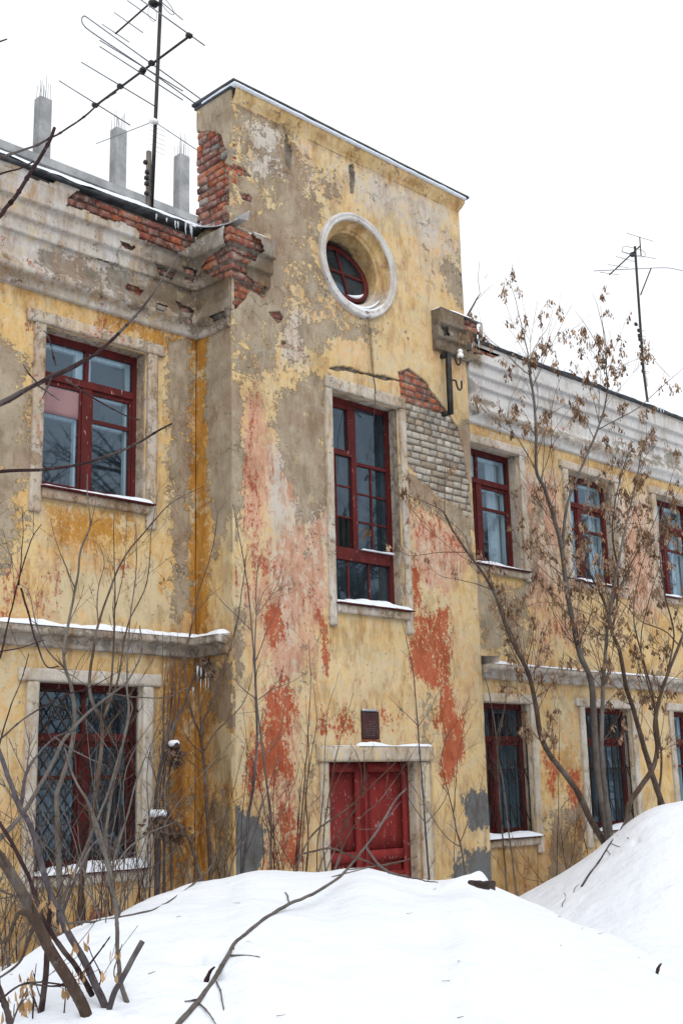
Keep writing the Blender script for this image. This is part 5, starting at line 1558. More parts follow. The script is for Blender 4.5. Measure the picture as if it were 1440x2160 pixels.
class Plant:
    def __init__(s, name, label, cat, mat, seed, group=None):
        s.name, s.label, s.cat, s.mat, s.group = name, label, cat, mat, group
        s.rng = random.Random(seed); s.seed = seed
        s.stems = []; s.tw = MB(); s.tips = []; s.curves = []; s.keys = MB()

    def stem(s, px, mode, r0, r1, twigs=0, tl=(.12, .4), lev=1, up=.5, sub=5, tr=.32, frm=.15, to=1.0, spread=.75, buds=True):
        n = len(px); kind, a, b = mode
        P = []; last = None
        for i, (x, y) in enumerate(px):
            k = i / max(1, n - 1)
            if kind == 'S':                                # lying on, or just clear of, the snow
                q, hu = hit(x, y)
                v = hu - a if hu < 11.5 and hu < 9.5 + b else (last or 6) + .12
                if last is not None: v = min(max(v, last - .25), last + .45)
                last = v
            else: v = a + (b - a) * k
            P.append(onY(x, y, v) if kind == 'Y' else onU(x, y, v))
        c = spline(P, sub); r0, r1 = (r0 * .84, r1 * .9) if r0 > .012 else (r0, r1)
        m = len(c)
        c = c + (np.stack([fbm(c * 1.0, 6, 3, s.seed + q + len(s.stems)) for q in range(3)], 1) - .5) * .016
        rad = np.linspace(r0, r1, m) * (.92 + .2 * fbm(c, 11, 2, s.seed + 4))
        mb = MB(); mb.tube(c, rad, 8 if r0 > .012 else 6)
        if buds:                                           # nodes: small swellings
            for _ in range(max(1, m // 5)):
                k = s.rng.randrange(1, m - 1); t = unit(c[min(k + 1, m - 1)] - c[k - 1])
                mb.tube([c[k] - t * .012, c[k], c[k] + t * .012], [rad[k] * .9, rad[k] * (1.25 if rad[k] < .008 else 1.04) + .0008, rad[k] * .9], 6)
        s.stems.append(mb); s.curves.append((c, rad))
        L = m - 1
        for _ in range(twigs):
            k = int(L * s.rng.uniform(frm, to)); k = min(max(k, 1), L - 1)
            t = unit(c[k + 1] - c[k - 1]); sd = unit(np.cross(t, [s.rng.gauss(0, 1), s.rng.gauss(0, 1), s.rng.gauss(0, .4)]))
            grow(s.tw, c[k], unit(t * .8 + sd * s.rng.uniform(.5, 1.1) * spread), s.rng.uniform(*tl), min(.0048, max(.0013, rad[k] * tr)), s.rng, lev, up, .09, s.tips, (1, 3))
        return s

    def seeds(s, n, dense=8, size=(.04, .062), hang=.10, sel=None):
        rng = s.rng
        pool = [t for t in s.tips if sel is None or sel(t[-1])]
        if not pool: return s
        TAN = [(.26, .165, .10), (.34, .225, .145), (.19, .11, .06), (.13, .07, .038), (.40, .28, .19)]
        for _ in range(n):
            t = rng.choice(pool); base = t[rng.randrange(len(t) // 2, len(t))]
            c0 = np.array(rng.choice(TAN)); hl = hang * rng.uniform(.4, 1.2); drift = np.array([rng.gauss(0, .015), rng.gauss(0, .015), 0])
            for q in range(rng.randint(max(2, dense // 2), dense)):
                L = rng.uniform(*size); w = L * rng.uniform(.15, .24); f = rng.random()
                p = base + drift * f * 2 + np.array([rng.gauss(0, .012), rng.gauss(0, .012), -hl * f])
                a = rng.uniform(0, 2 * math.pi); hx = np.array([math.cos(a), math.sin(a), 0])
                dn = unit(np.array([rng.gauss(0, .32), rng.gauss(0, .32), -1])); sd = unit(np.cross(dn, hx)) * w; nn = unit(np.cross(dn, sd)) * w * rng.uniform(-1.2, 1.2)
                V = [p, p + dn * L * .3 + sd * .45 + nn * .3, p + dn * L * .7 + sd + nn, p + dn * L + nn * .6, p + dn * L * .75 - sd * .4 - nn * .3, p + dn * L * .3 - sd * .4]
                s.keys.add(V, [(0, 1, 5), (1, 2, 4, 5), (2, 3, 4)], c0 * rng.uniform(.75, 1.25))
        return s

    def build(s, keymat='seed'):
        c0 = s.curves[0][0][0]
        e = empty(s.name, c0, s.label, s.cat, s.group)
        for i, mb in enumerate(s.stems): bld(mb, 'trunk' if i == 0 else 'branch', s.mat, e)
        if s.tw.n: tag(bld(s.tw, 'twigs', s.mat if s.mat != 'bark_grey' else 'bark_brown', e), kind='stuff')
        if s.keys.n: tag(bld(s.keys, 'dry_seeds', keymat, e, False), kind='stuff')
        return e


def Yw(a, b=None): return ('Y', a, a if b is None else b)
def Sw(a, b=0): return ('S', a, b)
def Uw(a, b=None): return ('U', a, a if b is None else b)


GW = 'bare trees before the right wing'
# -- right: trees with dry key clusters
t = Plant('maple_tree', 'bare tree leaning left before the right wing, its trunk bent across the barred window', 'tree', 'bark_brown', 1)
t.stem([(1284, 1830), (1276, 1784), (1258, 1752), (1240, 1720), (1220, 1675), (1188, 1630), (1155, 1585), (1138, 1545), (1130, 1490), (1114, 1420), (1090, 1375), (1066, 1320), (1046, 1260), (1020, 1212), (985, 1165), (958, 1125), (935, 1080)], Yw(7.95, 7.5), .050, .009, 21, (.3, .95), 2, .4, frm=.35)
t.stem([(958, 1125), (935, 1080), (900, 1060), (862, 1045), (828, 1010)], Yw(7.55, 7.45), .006, .002, 2, (.1, .3))
t.stem([(938, 1085), (937, 1040), (938, 1005), (940, 975)], Yw(7.55, 7.6), .005, .002, 1, (.1, .2))
t.stem([(1130, 1490), (1122, 1445), (1105, 1400), (1085, 1350), (1062, 1300)], Yw(7.9, 7.9), .018, .006, 8, (.25, .8), 2)
t.stem([(985, 1165), (920, 1165), (870, 1172), (830, 1158)], Yw(7.6, 7.5), .0045, .0015, 2, (.15, .35))
t.stem([(1040, 1245), (980, 1225), (930, 1215), (900, 1190)], Yw(7.7, 7.6), .0045, .0015, 3, (.15, .35))
t.seeds(170, 14).build()

t = Plant('maple_tree', 'tall bare tree before the right wing, its upright trunk reaching past the eaves', 'tree', 'bark_grey', 2)
t.stem([(1300, 1830), (1284, 1778), (1270, 1700), (1258, 1625), (1252, 1525), (1246, 1440), (1226, 1390), (1212, 1335), (1196, 1250), (1185, 1165), (1170, 1100), (1146, 1030), (1130, 990), (1130, 925), (1125, 840), (1116, 790)], Yw(7.8, 7.6), .055, .013, 34, (.35, 1.2), 2, .4, frm=.42)
t.stem([(1116, 790), (1112, 745), (1100, 690), (1085, 630), (1072, 590)], Yw(7.6, 7.5), .008, .0015, 4, (.12, .3))
t.stem([(1118, 790), (1120, 750), (1138, 715), (1157, 685), (1168, 640)], Yw(7.6, 7.65), .007, .0015, 3, (.12, .3))
t.stem([(1116, 790), (1095, 775), (1060, 740), (1030, 715), (1012, 695)], Yw(7.6, 7.4), .007, .0015, 5, (.15, .35))
t.stem([(1130, 900), (1165, 870), (1205, 850), (1260, 830)], Yw(7.6, 7.5), .005, .0015, 4, (.12, .3))
t.stem([(1185, 1165), (1190, 1100), (1200, 1050), (1220, 1000), (1250, 930), (1270, 875), (1280, 820), (1276, 765)], Yw(7.8, 7.5), .024, .008, 14, (.3, .9), 2, .5, frm=.3)
t.stem([(1276, 765), (1255, 720), (1230, 680), (1212, 655)], Yw(7.5, 7.4), .006, .0014, 3, (.1, .3))
t.stem([(1277, 765), (1272, 700), (1260, 650), (1247, 615)], Yw(7.5, 7.5), .006, .0014, 2, (.1, .3))
t.stem([(1279, 770), (1276, 720), (1268, 670), (1264, 640)], Yw(7.5, 7.6), .005, .0014, 2, (.1, .3))
t.stem([(1262, 905), (1310, 880), (1345, 860), (1395, 815), (1430, 785), (1450, 765)], Yw(7.6, 7.4), .008, .002, 6, (.15, .4))
t.stem([(1252, 925), (1230, 880), (1205, 830)], Yw(7.6, 7.5), .005, .0015, 2, (.12, .3))
t.stem([(1290, 1830), (1287, 1765), (1276, 1675), (1268, 1590), (1270, 1475), (1276, 1375), (1284, 1300), (1310, 1150), (1340, 1020), (1355, 930)], Yw(7.6, 7.3), .042, .006, 22, (.25, .8), 2, .5, frm=.3)
near = lambda p: True
t.seeds(130, 18, (.042, .066), .15, lambda p: p[2] > 3.9)
t.seeds(320, 14).build()

t = Plant('maple_tree', 'bare tree with a crooked forked trunk rising before the second right hand window', 'tree', 'bark_brown', 3)
t.stem([(1412, 1780), (1396, 1700), (1376, 1640), (1355, 1570), (1336, 1500), (1320, 1450), (1306, 1375), (1290, 1335), (1280, 1290), (1264, 1250), (1235, 1200), (1205, 1170)], Yw(8.1, 7.7), .045, .010, 22, (.35, 1.2), 2, .4, frm=.3)
t.stem([(1290, 1335), (1300, 1270), (1302, 1200), (1290, 1130), (1296, 1060), (1310, 1000), (1330, 930)], Yw(7.9, 7.7), .018, .004, 12, (.25, .6), 2, .5)
t.stem([(1280, 1290), (1310, 1230), (1340, 1170), (1375, 1110), (1400, 1040)], Yw(7.9, 7.6), .012, .003, 9, (.25, .8), 2)
t.stem([(1264, 1250), (1230, 1225), (1190, 1215), (1150, 1180), (1120, 1120)], Yw(7.8, 7.6), .011, .003, 9, (.25, .8), 2)
for sp_ in ([(1307, 1151), (1333, 1113), (1336, 1045), (1342, 1002), (1361, 962)], [(1290, 1180), (1295, 1113), (1303, 1053), (1316, 1002), (1320, 957)], [(1356, 1155), (1350, 1113), (1330, 1050), (1316, 1000)], [(1280, 1125), (1318, 1104), (1350, 1106), (1378, 1100), (1403, 1077), (1440, 1021)], [(1272, 1120), (1278, 1049), (1286, 1015), (1303, 970)], [(1262, 1240), (1240, 1120), (1238, 1000), (1245, 900)], [(1300, 1290), (1330, 1200), (1360, 1130), (1380, 1060)], [(1270, 1250), (1225, 1180), (1170, 1150), (1120, 1155)], [(1295, 1330), (1230, 1290), (1150, 1270), (1080, 1290)]):
    t.stem(sp_, Yw(7.7, 7.5), .0045, .0014, 4, (.15, .5))
t.seeds(320, 14).build()

t = Plant('maple_tree', 'bare tree at the right edge, its trunk crossing behind the top of the snow bank', 'tree', 'bark_brown', 4)
t.stem([(1300, 1800), (1316, 1755), (1326, 1695), (1346, 1665), (1376, 1620), (1385, 1575), (1380, 1520), (1394, 1460), (1410, 1415), (1430, 1365), (1442, 1330), (1455, 1280)], Yw(7.7, 7.5), .042, .014, 16, (.3, .8), 2, .4, frm=.35)
t.stem([(1386, 1600), (1384, 1520), (1372, 1450), (1352, 1380), (1335, 1300), (1345, 1220), (1370, 1140)], Yw(7.6, 7.5), .018, .004, 14, (.3, .9), 2, .5)
t.stem([(1400, 1445), (1420, 1340), (1400, 1250), (1390, 1150), (1400, 1060), (1425, 980)], Yw(7.5, 7.3), .014, .003, 12, (.3, .9), 2)
t.stem([(1430, 1360), (1400, 1330), (1350, 1310), (1310, 1270), (1270, 1250)], Yw(7.5, 7.3), .010, .003, 8, (.25, .8), 2)
t.seeds(260, 14).build()

t = Plant('maple_tree', 'bare tree standing behind the right edge of the view', 'tree', 'bark_brown', 6)
t.stem([(1395, 1760), (1388, 1690), (1394, 1600), (1380, 1500), (1362, 1430), (1350, 1350), (1375, 1240), (1420, 1120)], Yw(8.2, 7.9), .020, .004, 16, (.3, .9), 2, .5, frm=.3)
t.seeds(50, 10).build()

# -- thin shoots in front of the right wing and the tower
WG = 'wall shoots'
def shoot(label, seed, mat, stems, name='bare_sapling', cat='sapling'):
    p = Plant(name, label, cat, mat, seed)
    for st in stems:
        px, mode, r0, r1 = st[:4]; kw = st[4] if len(st) > 4 else {}
        p.stem(px, mode, r0, r1, **kw)
    return p


tw = lambda n, a=.12, b=.35, l=1, **k: dict(twigs=n, tl=(a, b), lev=l, **k)
shoot('slim bare sapling before the nearest barred window, left of its twin', 20, 'bark_brown', [([(1074, 1930), (1070, 1892), (1060, 1775), (1050, 1650), (1045, 1550), (1030, 1455), (1014, 1412)], Yw(8.1), .013, .003, tw(9)), ([(1046, 1560), (1065, 1480), (1078, 1420)], Yw(8.1), .004, .0015, tw(2))]).build()
shoot('slim bare sapling before the nearest barred window, right of its twin', 21, 'bark_brown', [([(1098, 1930), (1090, 1892), (1072, 1750), (1060, 1650), (1050, 1580), (1062, 1500), (1070, 1430)], Yw(8.0), .011, .002, tw(9)), ([(1080, 1800), (1100, 1850), (1155, 1862), (1165, 1880)][::-1], Yw(8.0), .004, .002, tw(1))]).build()
shoot('straight thin rod like sapling between the two barred windows', 22, 'bark_dark', [([(1172, 1880), (1173, 1845), (1176, 1740), (1178, 1620), (1180, 1500)], Yw(8.3), .006, .002, tw(4, .08, .2)), ([(1133, 1890), (1134, 1830), (1132, 1780)], Yw(8.3), .004, .002)]).build()
s_ = shoot('low fan of fine bare shoots against the stained wall right of the barred window', 23, 'bark_dark', [([(1205, 1890), (1195, 1840), (1186, 1790), (1180, 1750)], Yw(8.2), .006, .002, tw(6, .15, .4)), ([(1195, 1850), (1210, 1790), (1215, 1740), (1238, 1690)], Yw(8.2), .005, .0015, tw(5, .15, .4)), ([(1240, 1800), (1230, 1760), (1245, 1700), (1235, 1650)], Yw(8.2), .005, .0015, tw(4)), ([(1150, 1870), (1120, 1830), (1090, 1790), (1075, 1750)], Yw(8.2), .004, .0015, tw(3))])
s_.build()
s_ = shoot('bare sapling on the grey patched corner right of the door', 24, 'bark_brown', [([(986, 1900), (981, 1856), (973, 1790), (962, 1750), (956, 1720), (944, 1667), (929, 1606)], Yw(7.95), .015, .004, tw(5)), ([(967, 1785), (940, 1765), (912, 1726), (890, 1690), (865, 1650)], Yw(7.95), .006, .0015, tw(3)), ([(968, 1785), (985, 1740), (1001, 1720), (1010, 1680), (1020, 1620)], Yw(7.95), .005, .0015, tw(4)),
   ([(956, 1720), (960, 1660), (965, 1600), (975, 1545), (985, 1480)], Yw(7.95), .005, .0015, tw(5)), ([(929, 1606), (940, 1560), (965, 1520), (990, 1470)], Yw(7.95), .004, .0015, tw(2)), ([(960, 1870), (958, 1800), (960, 1700), (955, 1620)], Yw(8.0), .004, .0015, tw(2))])
s_.build()
shoot('pale bluish sapling standing close to the right door post', 25, 'bark_violet', [([(908, 1900), (905, 1857), (896, 1740), (888, 1629), (880, 1527), (874, 1440), (864, 1380), (848, 1312)], Yw(8.05), .014, .003, tw(6, .1, .35)), ([(880, 1535), (905, 1500), (925, 1460), (942, 1430)], Yw(8.0), .005, .0015, tw(2)), ([(881, 1530), (850, 1500), (830, 1480), (815, 1466)], Yw(8.0), .004, .0013), ([(896, 1738), (930, 1700), (948, 1660), (955, 1620)], Yw(8.0), .005, .0015, tw(2)), ([(895, 1735), (865, 1690), (848, 1630), (845, 1600)], Yw(7.95), .005, .0015, tw(2)),
    ([(888, 1640), (900, 1612), (920, 1608)], Yw(8.0), .003, .0013)]).build()
# -- tangle in front of the door
s_ = shoot('tangle of thin curving bare shoots left of the red door', 26, 'bark_brown', [
    ([(640, 1880), (645, 1840), (650, 1760), (645, 1680), (655, 1600), (668, 1520), (660, 1440)], Yw(8.0), .009, .002, tw(8)), ([(628, 1880), (627, 1835), (636, 1720), (645, 1620), (650, 1540), (655, 1350 + 80), (650, 1350)], Yw(8.1), .009, .002, tw(6)),
    ([(690, 1870), (682, 1780), (690, 1700), (700, 1640), (712, 1580), (728, 1520), (745, 1462)], Yw(7.9), .007, .002, tw(6)), ([(670, 1880), (668, 1800), (680, 1700), (685, 1600), (690, 1500), (705, 1452)], Yw(8.0), .006, .002, tw(5)),
    ([(680, 1860), (720, 1760), (755, 1690), (762, 1640), (755, 1600), (740, 1570)], Yw(7.8), .006, .002, tw(4)), ([(660, 1880), (690, 1790), (740, 1720), (765, 1660), (768, 1580)], Yw(7.8), .005, .002, tw(4)), ([(635, 1860), (600, 1800), (570, 1740), (562, 1700)], Yw(8.0), .005, .002, tw(3)),
    ([(690, 1860), (720, 1800), (700, 1720), (705, 1660), (730, 1610)], Yw(7.8), .005, .0015, tw(3)), ([(690, 1700), (740, 1745), (790, 1748), (800, 1745)], Yw(7.8), .005, .0015, tw(1)), ([(700, 1850), (730, 1770), (765, 1720), (800, 1690), (860, 1605), (880, 1570)], Yw(7.8), .007, .0015, tw(4)), ([(625, 1830), (660, 1760), (740, 1700), (800, 1640), (838, 1605)], Yw(7.75), .010, .003, tw(3))])
s_.build()
shoot('slim sapling beside the orange stain between the tower corner and the door', 27, 'bark_grey', [([(574, 1870), (572, 1830), (570, 1725), (556, 1600), (543, 1490), (538, 1400), (540, 1300), (542, 1220), (545, 1180)], Yw(8.05), .014, .003, tw(10)), ([(545, 1475), (575, 1455), (610, 1440), (650, 1416)], Yw(8.0), .006, .0015, tw(3)), ([(556, 1600), (585, 1560), (600, 1500), (612, 1350 + 40)], Yw(8.0), .005, .0015, tw(3)), ([(540, 1300), (570, 1260), (590, 1220), (602, 1150)], Yw(8.0), .005, .0015, tw(3)),
    ([(572, 1760), (600, 1700), (625, 1640), (632, 1600)], Yw(8.0), .006, .002, tw(3)), ([(541, 1290), (556, 1250), (590, 1215)], Yw(8.0), .004, .0013, tw(2))]).build()
shoot('tall violet sapling in front of the left corner of the tower', 28, 'bark_violet', [([(506, 1880), (512, 1835), (523, 1738), (536, 1641), (542, 1558), (540, 1474), (536, 1391), (530, 1308), (520, 1220), (506, 1140), (491, 1062)], Yw(7.9), .017, .003, tw(12)), ([(512, 1815), (535, 1760), (552, 1700), (570, 1650), (590, 1590)], Yw(7.85), .008, .002, tw(3)), ([(480, 1880), (490, 1820), (515, 1765), (545, 1715), (560, 1660)], Yw(7.8), .008, .002, tw(3)), ([(537, 1400), (560, 1340), (585, 1280), (600, 1200)], Yw(7.9), .005, .0015, tw(3)), ([(540, 1474), (500, 1440), (478, 1400)], Yw(7.9), .005, .0015, tw(2)), ([(532, 1330), (500, 1300), (470, 1270), (440, 1240)], Yw(7.9), .004, .0013, tw(3))]).build()
shoot('forked dark sapling growing in the inner corner under the broken string course', 29, 'bark_brown', [
    ([(448, 1900), (444, 1852), (440, 1752), (434, 1669), (433, 1630), (428, 1585), (422, 1547)], Yw(8.15, 8.1), .021, .012, tw(5)), ([(422, 1547), (406, 1510), (395, 1460), (390, 1413), (394, 1372), (405, 1316), (412, 1280), (425, 1230), (450, 1150), (461, 1070)], Yw(8.1), .012, .003, tw(9)), ([(424, 1555), (431, 1516), (456, 1460), (470, 1413), (484, 1372), (498, 1322), (506, 1280), (514, 1220), (520, 1170)], Yw(8.05), .012, .003, tw(8)),
    ([(430, 1584), (456, 1544), (484, 1516), (512, 1485), (530, 1438), (534, 1380)], Yw(8.0), .008, .002, tw(4)), ([(428, 1590), (405, 1570), (388, 1545), (380, 1515)], Yw(8.1), .006, .002, tw(3)), ([(423, 1540), (420, 1480), (418, 1420), (430, 1380)], Yw(8.15), .006, .002, tw(3)), ([(426, 1545), (425, 1490), (436, 1450), (440, 1400)], Yw(8.15), .005, .002, tw(3)), ([(436, 1625), (460, 1605), (482, 1592)], Yw(8.05), .004, .0015, tw(2)), ([(432, 1630), (410, 1615), (385, 1592)], Yw(8.1), .006, .002, tw(2)), ([(430, 1870), (410, 1800), (396, 1765), (370, 1735)], Yw(8.1), .011, .008, tw(2))]).build()

# -- dry climbing stems with leaf nests beside the lower left window
v = Plant('dry_vine', 'bundle of dry climbing stems with withered leaf clumps beside the lower left window', 'vine', 'bark_violet', 33)
rng = random.Random(33)
v.stem([(328, 1900), (330, 1800), (326, 1720), (335, 1640), (350, 1580), (372, 1520), (394, 1470), (412, 1420)], Yw(8.55, 8.4), .020, .008, 6, (.15, .4))
for k in range(11):
    o = rng.uniform(-22, 22)
    v.stem([(345 + o, 1900), (345 + o * .8, 1780), (342 + o * .7 + rng.uniform(-5, 5), 1680), (352 + o * .6, 1580), (362 + o * .7 + rng.uniform(-8, 8), 1480), (364 + o + rng.uniform(-10, 10), rng.uniform(1330, 1430))], Yw(8.6 - .02 * k, 8.5), rng.uniform(.005, .009), .002, 4, (.12, .35))
v.stem([(372, 1735), (395, 1765), (412, 1812), (424, 1870)], Yw(8.5), .012, .010)
e = v.build()


def nest(px, py, Y, w, h, n, seed, snow=True, parent=None):
    r = random.Random(seed); c = onY(px, py, Y); mb = MB()
    for _ in range(n):
        p = c + np.array([r.gauss(0, w * .4), r.gauss(0, w * .35), r.uniform(-h, .02)])
        L = r.uniform(.03, .085); a = r.uniform(0, 6.28); dn = unit(np.array([math.cos(a) * .7, math.sin(a) * .7, r.uniform(-1.4, .2)])); sd = unit(np.cross(dn, [r.gauss(0, 1), r.gauss(0, 1), .3])) * L * r.uniform(.18, .4)
        nn = unit(np.cross(dn, sd)) * L * r.uniform(-.25, .25)
        mb.add([p, p + dn * L * .4 + sd + nn, p + dn * L, p + dn * L * .45 - sd + nn], [(0, 1, 2), (0, 2, 3)])
    tag(bld(mb, 'leaf_clump', 'leaf', parent, False), kind='stuff')
    if snow:
        mb = MB(); mb.rough_box(c[0] - w * .55, c[0] + w * .55, Y - w * .4, Y + w * .4, c[2] - .005, c[2] + .055, .012, .010, 14, seed, .028); bld(mb, 'snow_cap', 'snow', parent)


nest(367, 1574, 8.42, .085, .16, 90, 1, True, e)
nest(333, 1722, 8.45, .13, .14, 130, 2, True, e)
nest(378, 1745, 8.4, .12, .12, 60, 3, False, e)
nest(432, 1392, 8.22, .11, .16, 80, 4, False, e)
mb = MB(); rng = random.Random(2)
for px, py, L in ((417, 1405, .20), (424, 1400, .24), (434, 1396, .26), (440, 1402, .22), (407, 1450, .07)): icicle(mb, onY(px, py, 8.22), L, .007, rng)
bld(mb, 'icicles', 'ice', e)

# -- left: bushes before the wall
bush = [
    ('bare grey shrub with a long upright stem before the left window, forked near the ledge', 'bark_grey', [([(132, 1990), (128, 1900), (124, 1830), (121, 1752), (120, 1683), (134, 1635), (153, 1572), (158, 1502), (150, 1447), (137, 1405), (136, 1363), (146, 1310), (160, 1240), (172, 1160), (190, 1110), (186, 1050), (184, 1000)], Yw(8.0), .030, .004, tw(9)), ([(190, 1112), (200, 1075), (202, 1045)], Yw(8.0), .005, .002), ([(158, 1240), (130, 1170), (112, 1120), (107, 1092)], Yw(8.0), .005, .0015, tw(2)), ([(136, 1410), (100, 1370), (75, 1310), (62, 1250), (42, 1232)], Yw(8.0), .007, .002, tw(3)), ([(150, 1447), (165, 1400), (190, 1365)], Yw(8.0), .004, .002)]),
    ('bare brown shrub in front of the forged grille with a stem arching to the right', 'bark_brown', [([(172, 2000), (170, 1900), (181, 1808), (195, 1738), (203, 1669), (213, 1599), (217, 1530), (208, 1508), (193, 1474), (189, 1435), (195, 1385), (208, 1315), (240, 1225), (270, 1165), (320, 1105), (362, 1060), (430, 1025)], Yw(7.85), .028, .003, tw(8)), ([(217, 1525), (232, 1460), (239, 1391), (242, 1294), (242, 1200), (240, 1080)], Yw(7.85), .012, .003, tw(6)), ([(219, 1515), (250, 1430), (262, 1350), (278, 1300), (310, 1230), (320, 1120), (337, 1020)], Yw(7.8), .010, .002, tw(6)), ([(208, 1325), (206, 1250), (220, 1190), (212, 1152)], Yw(7.85), .005, .002, tw(2)), ([(242, 1290), (262, 1200), (268, 1090)], Yw(7.85), .005, .0015, tw(3))]),
    ('pale grey shrub with many upright rods beside the grille of the lower left window', 'bark_grey', [([(240, 2020), (250, 1930), (236, 1874), (222, 1794), (195, 1713), (178, 1680), (156, 1641), (143, 1600), (136, 1575)], Uw(6.6, 7.4), .017, .005, tw(5)), ([(224, 1800), (226, 1740), (240, 1650), (262, 1560), (272, 1500), (269, 1460), (270, 1377), (276, 1300), (288, 1200), (288, 1105)], Uw(7.2, 8.2), .014, .003, tw(9)), ([(232, 1850), (250, 1780), (275, 1700), (290, 1640), (310, 1590)], Uw(7, 7.6), .009, .002, tw(4)), ([(150, 1980), (135, 1900), (180, 1790), (222, 1690), (258, 1572), (272, 1520), (280, 1490), (268, 1470)], Uw(6.8, 8), .013, .004, tw(6)), ([(232, 1840), (270, 1790), (310, 1760), (345, 1745), (368, 1735)], Uw(7, 7.4), .006, .003, tw(1))]),
    ('leaning light grey branch propped across the lower left window', 'bark_grey', [([(-40, 1800), (5, 1765), (50, 1715), (95, 1640), (130, 1570), (152, 1540), (190, 1500), (235, 1465), (275, 1430), (300, 1370), (296, 1320)], Uw(6.4, 7.6), .018, .004, tw(4)), ([(225, 1464), (290, 1470), (350, 1470), (395, 1450)], Uw(7.3, 7.6), .005, .002, tw(1)), ([(115, 1553), (150, 1580), (190, 1600), (225, 1615)], Uw(6.9, 7.0), .004, .002)]),
    ('thin maroon shoots rising at the left edge past the snowy ledge', 'bark_dark', [([(-30, 1680), (0, 1570), (20, 1500), (60, 1390), (-0 + 62, 1380)][:3] + [(0 + 40, 1450), (62, 1380)], Uw(6.8, 7.2), .006, .003, tw(2)), ([(0, 1390), (18, 1310), (36, 1240), (66, 1140), (88, 1104)], Uw(6.8), .006, .002, tw(3)), ([(-10, 1375), (50, 1365), (95, 1350)], Uw(6.5), .004, .002), ([(40, 1235), (48, 1150), (47, 1076)], Uw(6.8), .004, .0015, tw(1)), ([(44, 1240), (60, 1290), (70, 1330), (95, 1400), (125, 1405)], Uw(6.8), .006, .004, tw(2)), ([(0, 1560), (60, 1510), (130, 1470), (190, 1450), (262, 1410)], Uw(6.6, 7.2), .006, .002, tw(3))]),
]
for k, (lb, mt, st) in enumerate(bush): shoot(lb, 40 + k, mt, st, 'bare_shrub', 'shrub').build()
# fine undergrowth of the same thicket
th_ = Plant('thicket', 'dense thicket of fine dark bare shoots crossing before the lower left window', 'thicket', 'bark_dark', 60)
rng = random.Random(61)
for k in range(52):
    x0_ = rng.uniform(-60, 330); y0_ = float(np.interp(x0_, [q[0] for q in RIDGE1], [q[1] for q in RIDGE1])) + 60; lean = rng.gauss(0, 70); ht = rng.uniform(180, 560)
    th_.stem([(x0_, y0_), (x0_ + lean * .25 + rng.gauss(0, 8), y0_ - ht * .35), (x0_ + lean * .65 + rng.gauss(0, 12), y0_ - ht * .7), (x0_ + lean + rng.gauss(0, 25), y0_ - ht)], Yw(rng.uniform(7.4, 8.5)), rng.uniform(.0028, .006), .0014, rng.randint(1, 4), (.15, .45), buds=False)
for k in range(22):
    x0_ = rng.uniform(380, 640); y0_ = 1880; lean = rng.gauss(0, 60); ht = rng.uniform(120, 420)
    th_.stem([(x0_, y0_), (x0_ + lean * .3, y0_ - ht * .35), (x0_ + lean * .7 + rng.gauss(0, 10), y0_ - ht * .7), (x0_ + lean, y0_ - ht)], Yw(rng.uniform(7.9, 8.2)), rng.uniform(.003, .005), .0015, rng.randint(1, 3), (.12, .35), buds=False)
th_.build()
th2 = Plant('thicket', 'tangle of pale grey shoots leaning both ways among the stems in the lower left corner', 'thicket', 'bark_grey', 64)
for k in range(34):
    x0_ = rng.uniform(-80, 300); y0_ = float(np.interp(x0_, [q[0] for q in RIDGE1], [q[1] for q in RIDGE1])) + 50; lean = rng.gauss(10, 130); ht = rng.uniform(160, 520)
    u_ = rng.uniform(6.4, 7.6)
    th2.stem([(x0_, y0_), (x0_ + lean * .3 + rng.gauss(0, 8), y0_ - ht * .35), (x0_ + lean * .7 + rng.gauss(0, 14), y0_ - ht * .7), (x0_ + lean * 1.2 + rng.gauss(0, 30), y0_ - ht)], Uw(u_, u_ + rng.uniform(0, 1)), rng.uniform(.0025, .006), .0013, rng.randint(1, 3), (.12, .4), buds=False)
th2.build()

# -- foreground at the lower left
p, u = hit(182, 2140)
F1 = shoot('thick brown trunk leaning out of the snow at the lower left', 70, 'bark_brown', [([(196, 2200), (182, 2140), (150, 2075), (100, 1990), (70, 1925), (45, 1870), (0, 1808), (-60, 1740), (-130, 1640), (-190, 1500), (-220, 1300)], Uw(u, u - .5), .027, .016, tw(3)), ([(74, 1948), (40, 1905 + 20), (20, 1975), (0, 1990), (-25, 2000)], Uw(u - .15), .008, .005, tw(1)), ([(75, 1950), (60, 1990), (40, 2030), (0, 2064)], Uw(u - .12), .008, .004)], 'bare_tree', 'tree')
F1.build()
p, u = hit(232, 2140)
shoot('bluish brown trunk slanting left behind the thick one in the lower left corner', 71, 'bark_violet', [([(245, 2175), (230, 2138), (186, 2040), (140, 1960), (100, 1860), (66, 1750), (44, 1700), (15, 1625), (-10, 1560), (-40, 1480)], Uw(u, u + .5), .0175, .009, tw(5)), ([(228, 2132), (240, 2095), (256, 2068), (280, 2025), (301, 1986)], Uw(u), .0135, .0125, dict(buds=False)), ([(130, 1940), (160, 1850), (200, 1780), (240, 1760)], Uw(u + .2, u + .6), .007, .002, tw(3)), ([(44, 1700), (60, 1620), (110, 1560), (160, 1540)], Uw(u + .4, u + .9), .008, .003, tw(3))], 'bare_tree', 'tree').build()
p, u = hit(280, 2145)
shoot('slender grey stem rising from the snow right of the leaning trunks', 72, 'bark_grey', [([(292, 2185), (280, 2145), (256, 2080), (250, 2020), (246, 1950), (241, 1870), (230, 1820), (215, 1790), (200, 1745), (190, 1700)], Uw(u, u + .9), .013, .006, tw(4, .1, .3)), ([(256, 2080), (240, 2050), (258, 1990)], Uw(u), .003, .0015)], 'bare_tree', 'tree').build()
p, u = hit(85, 2150)
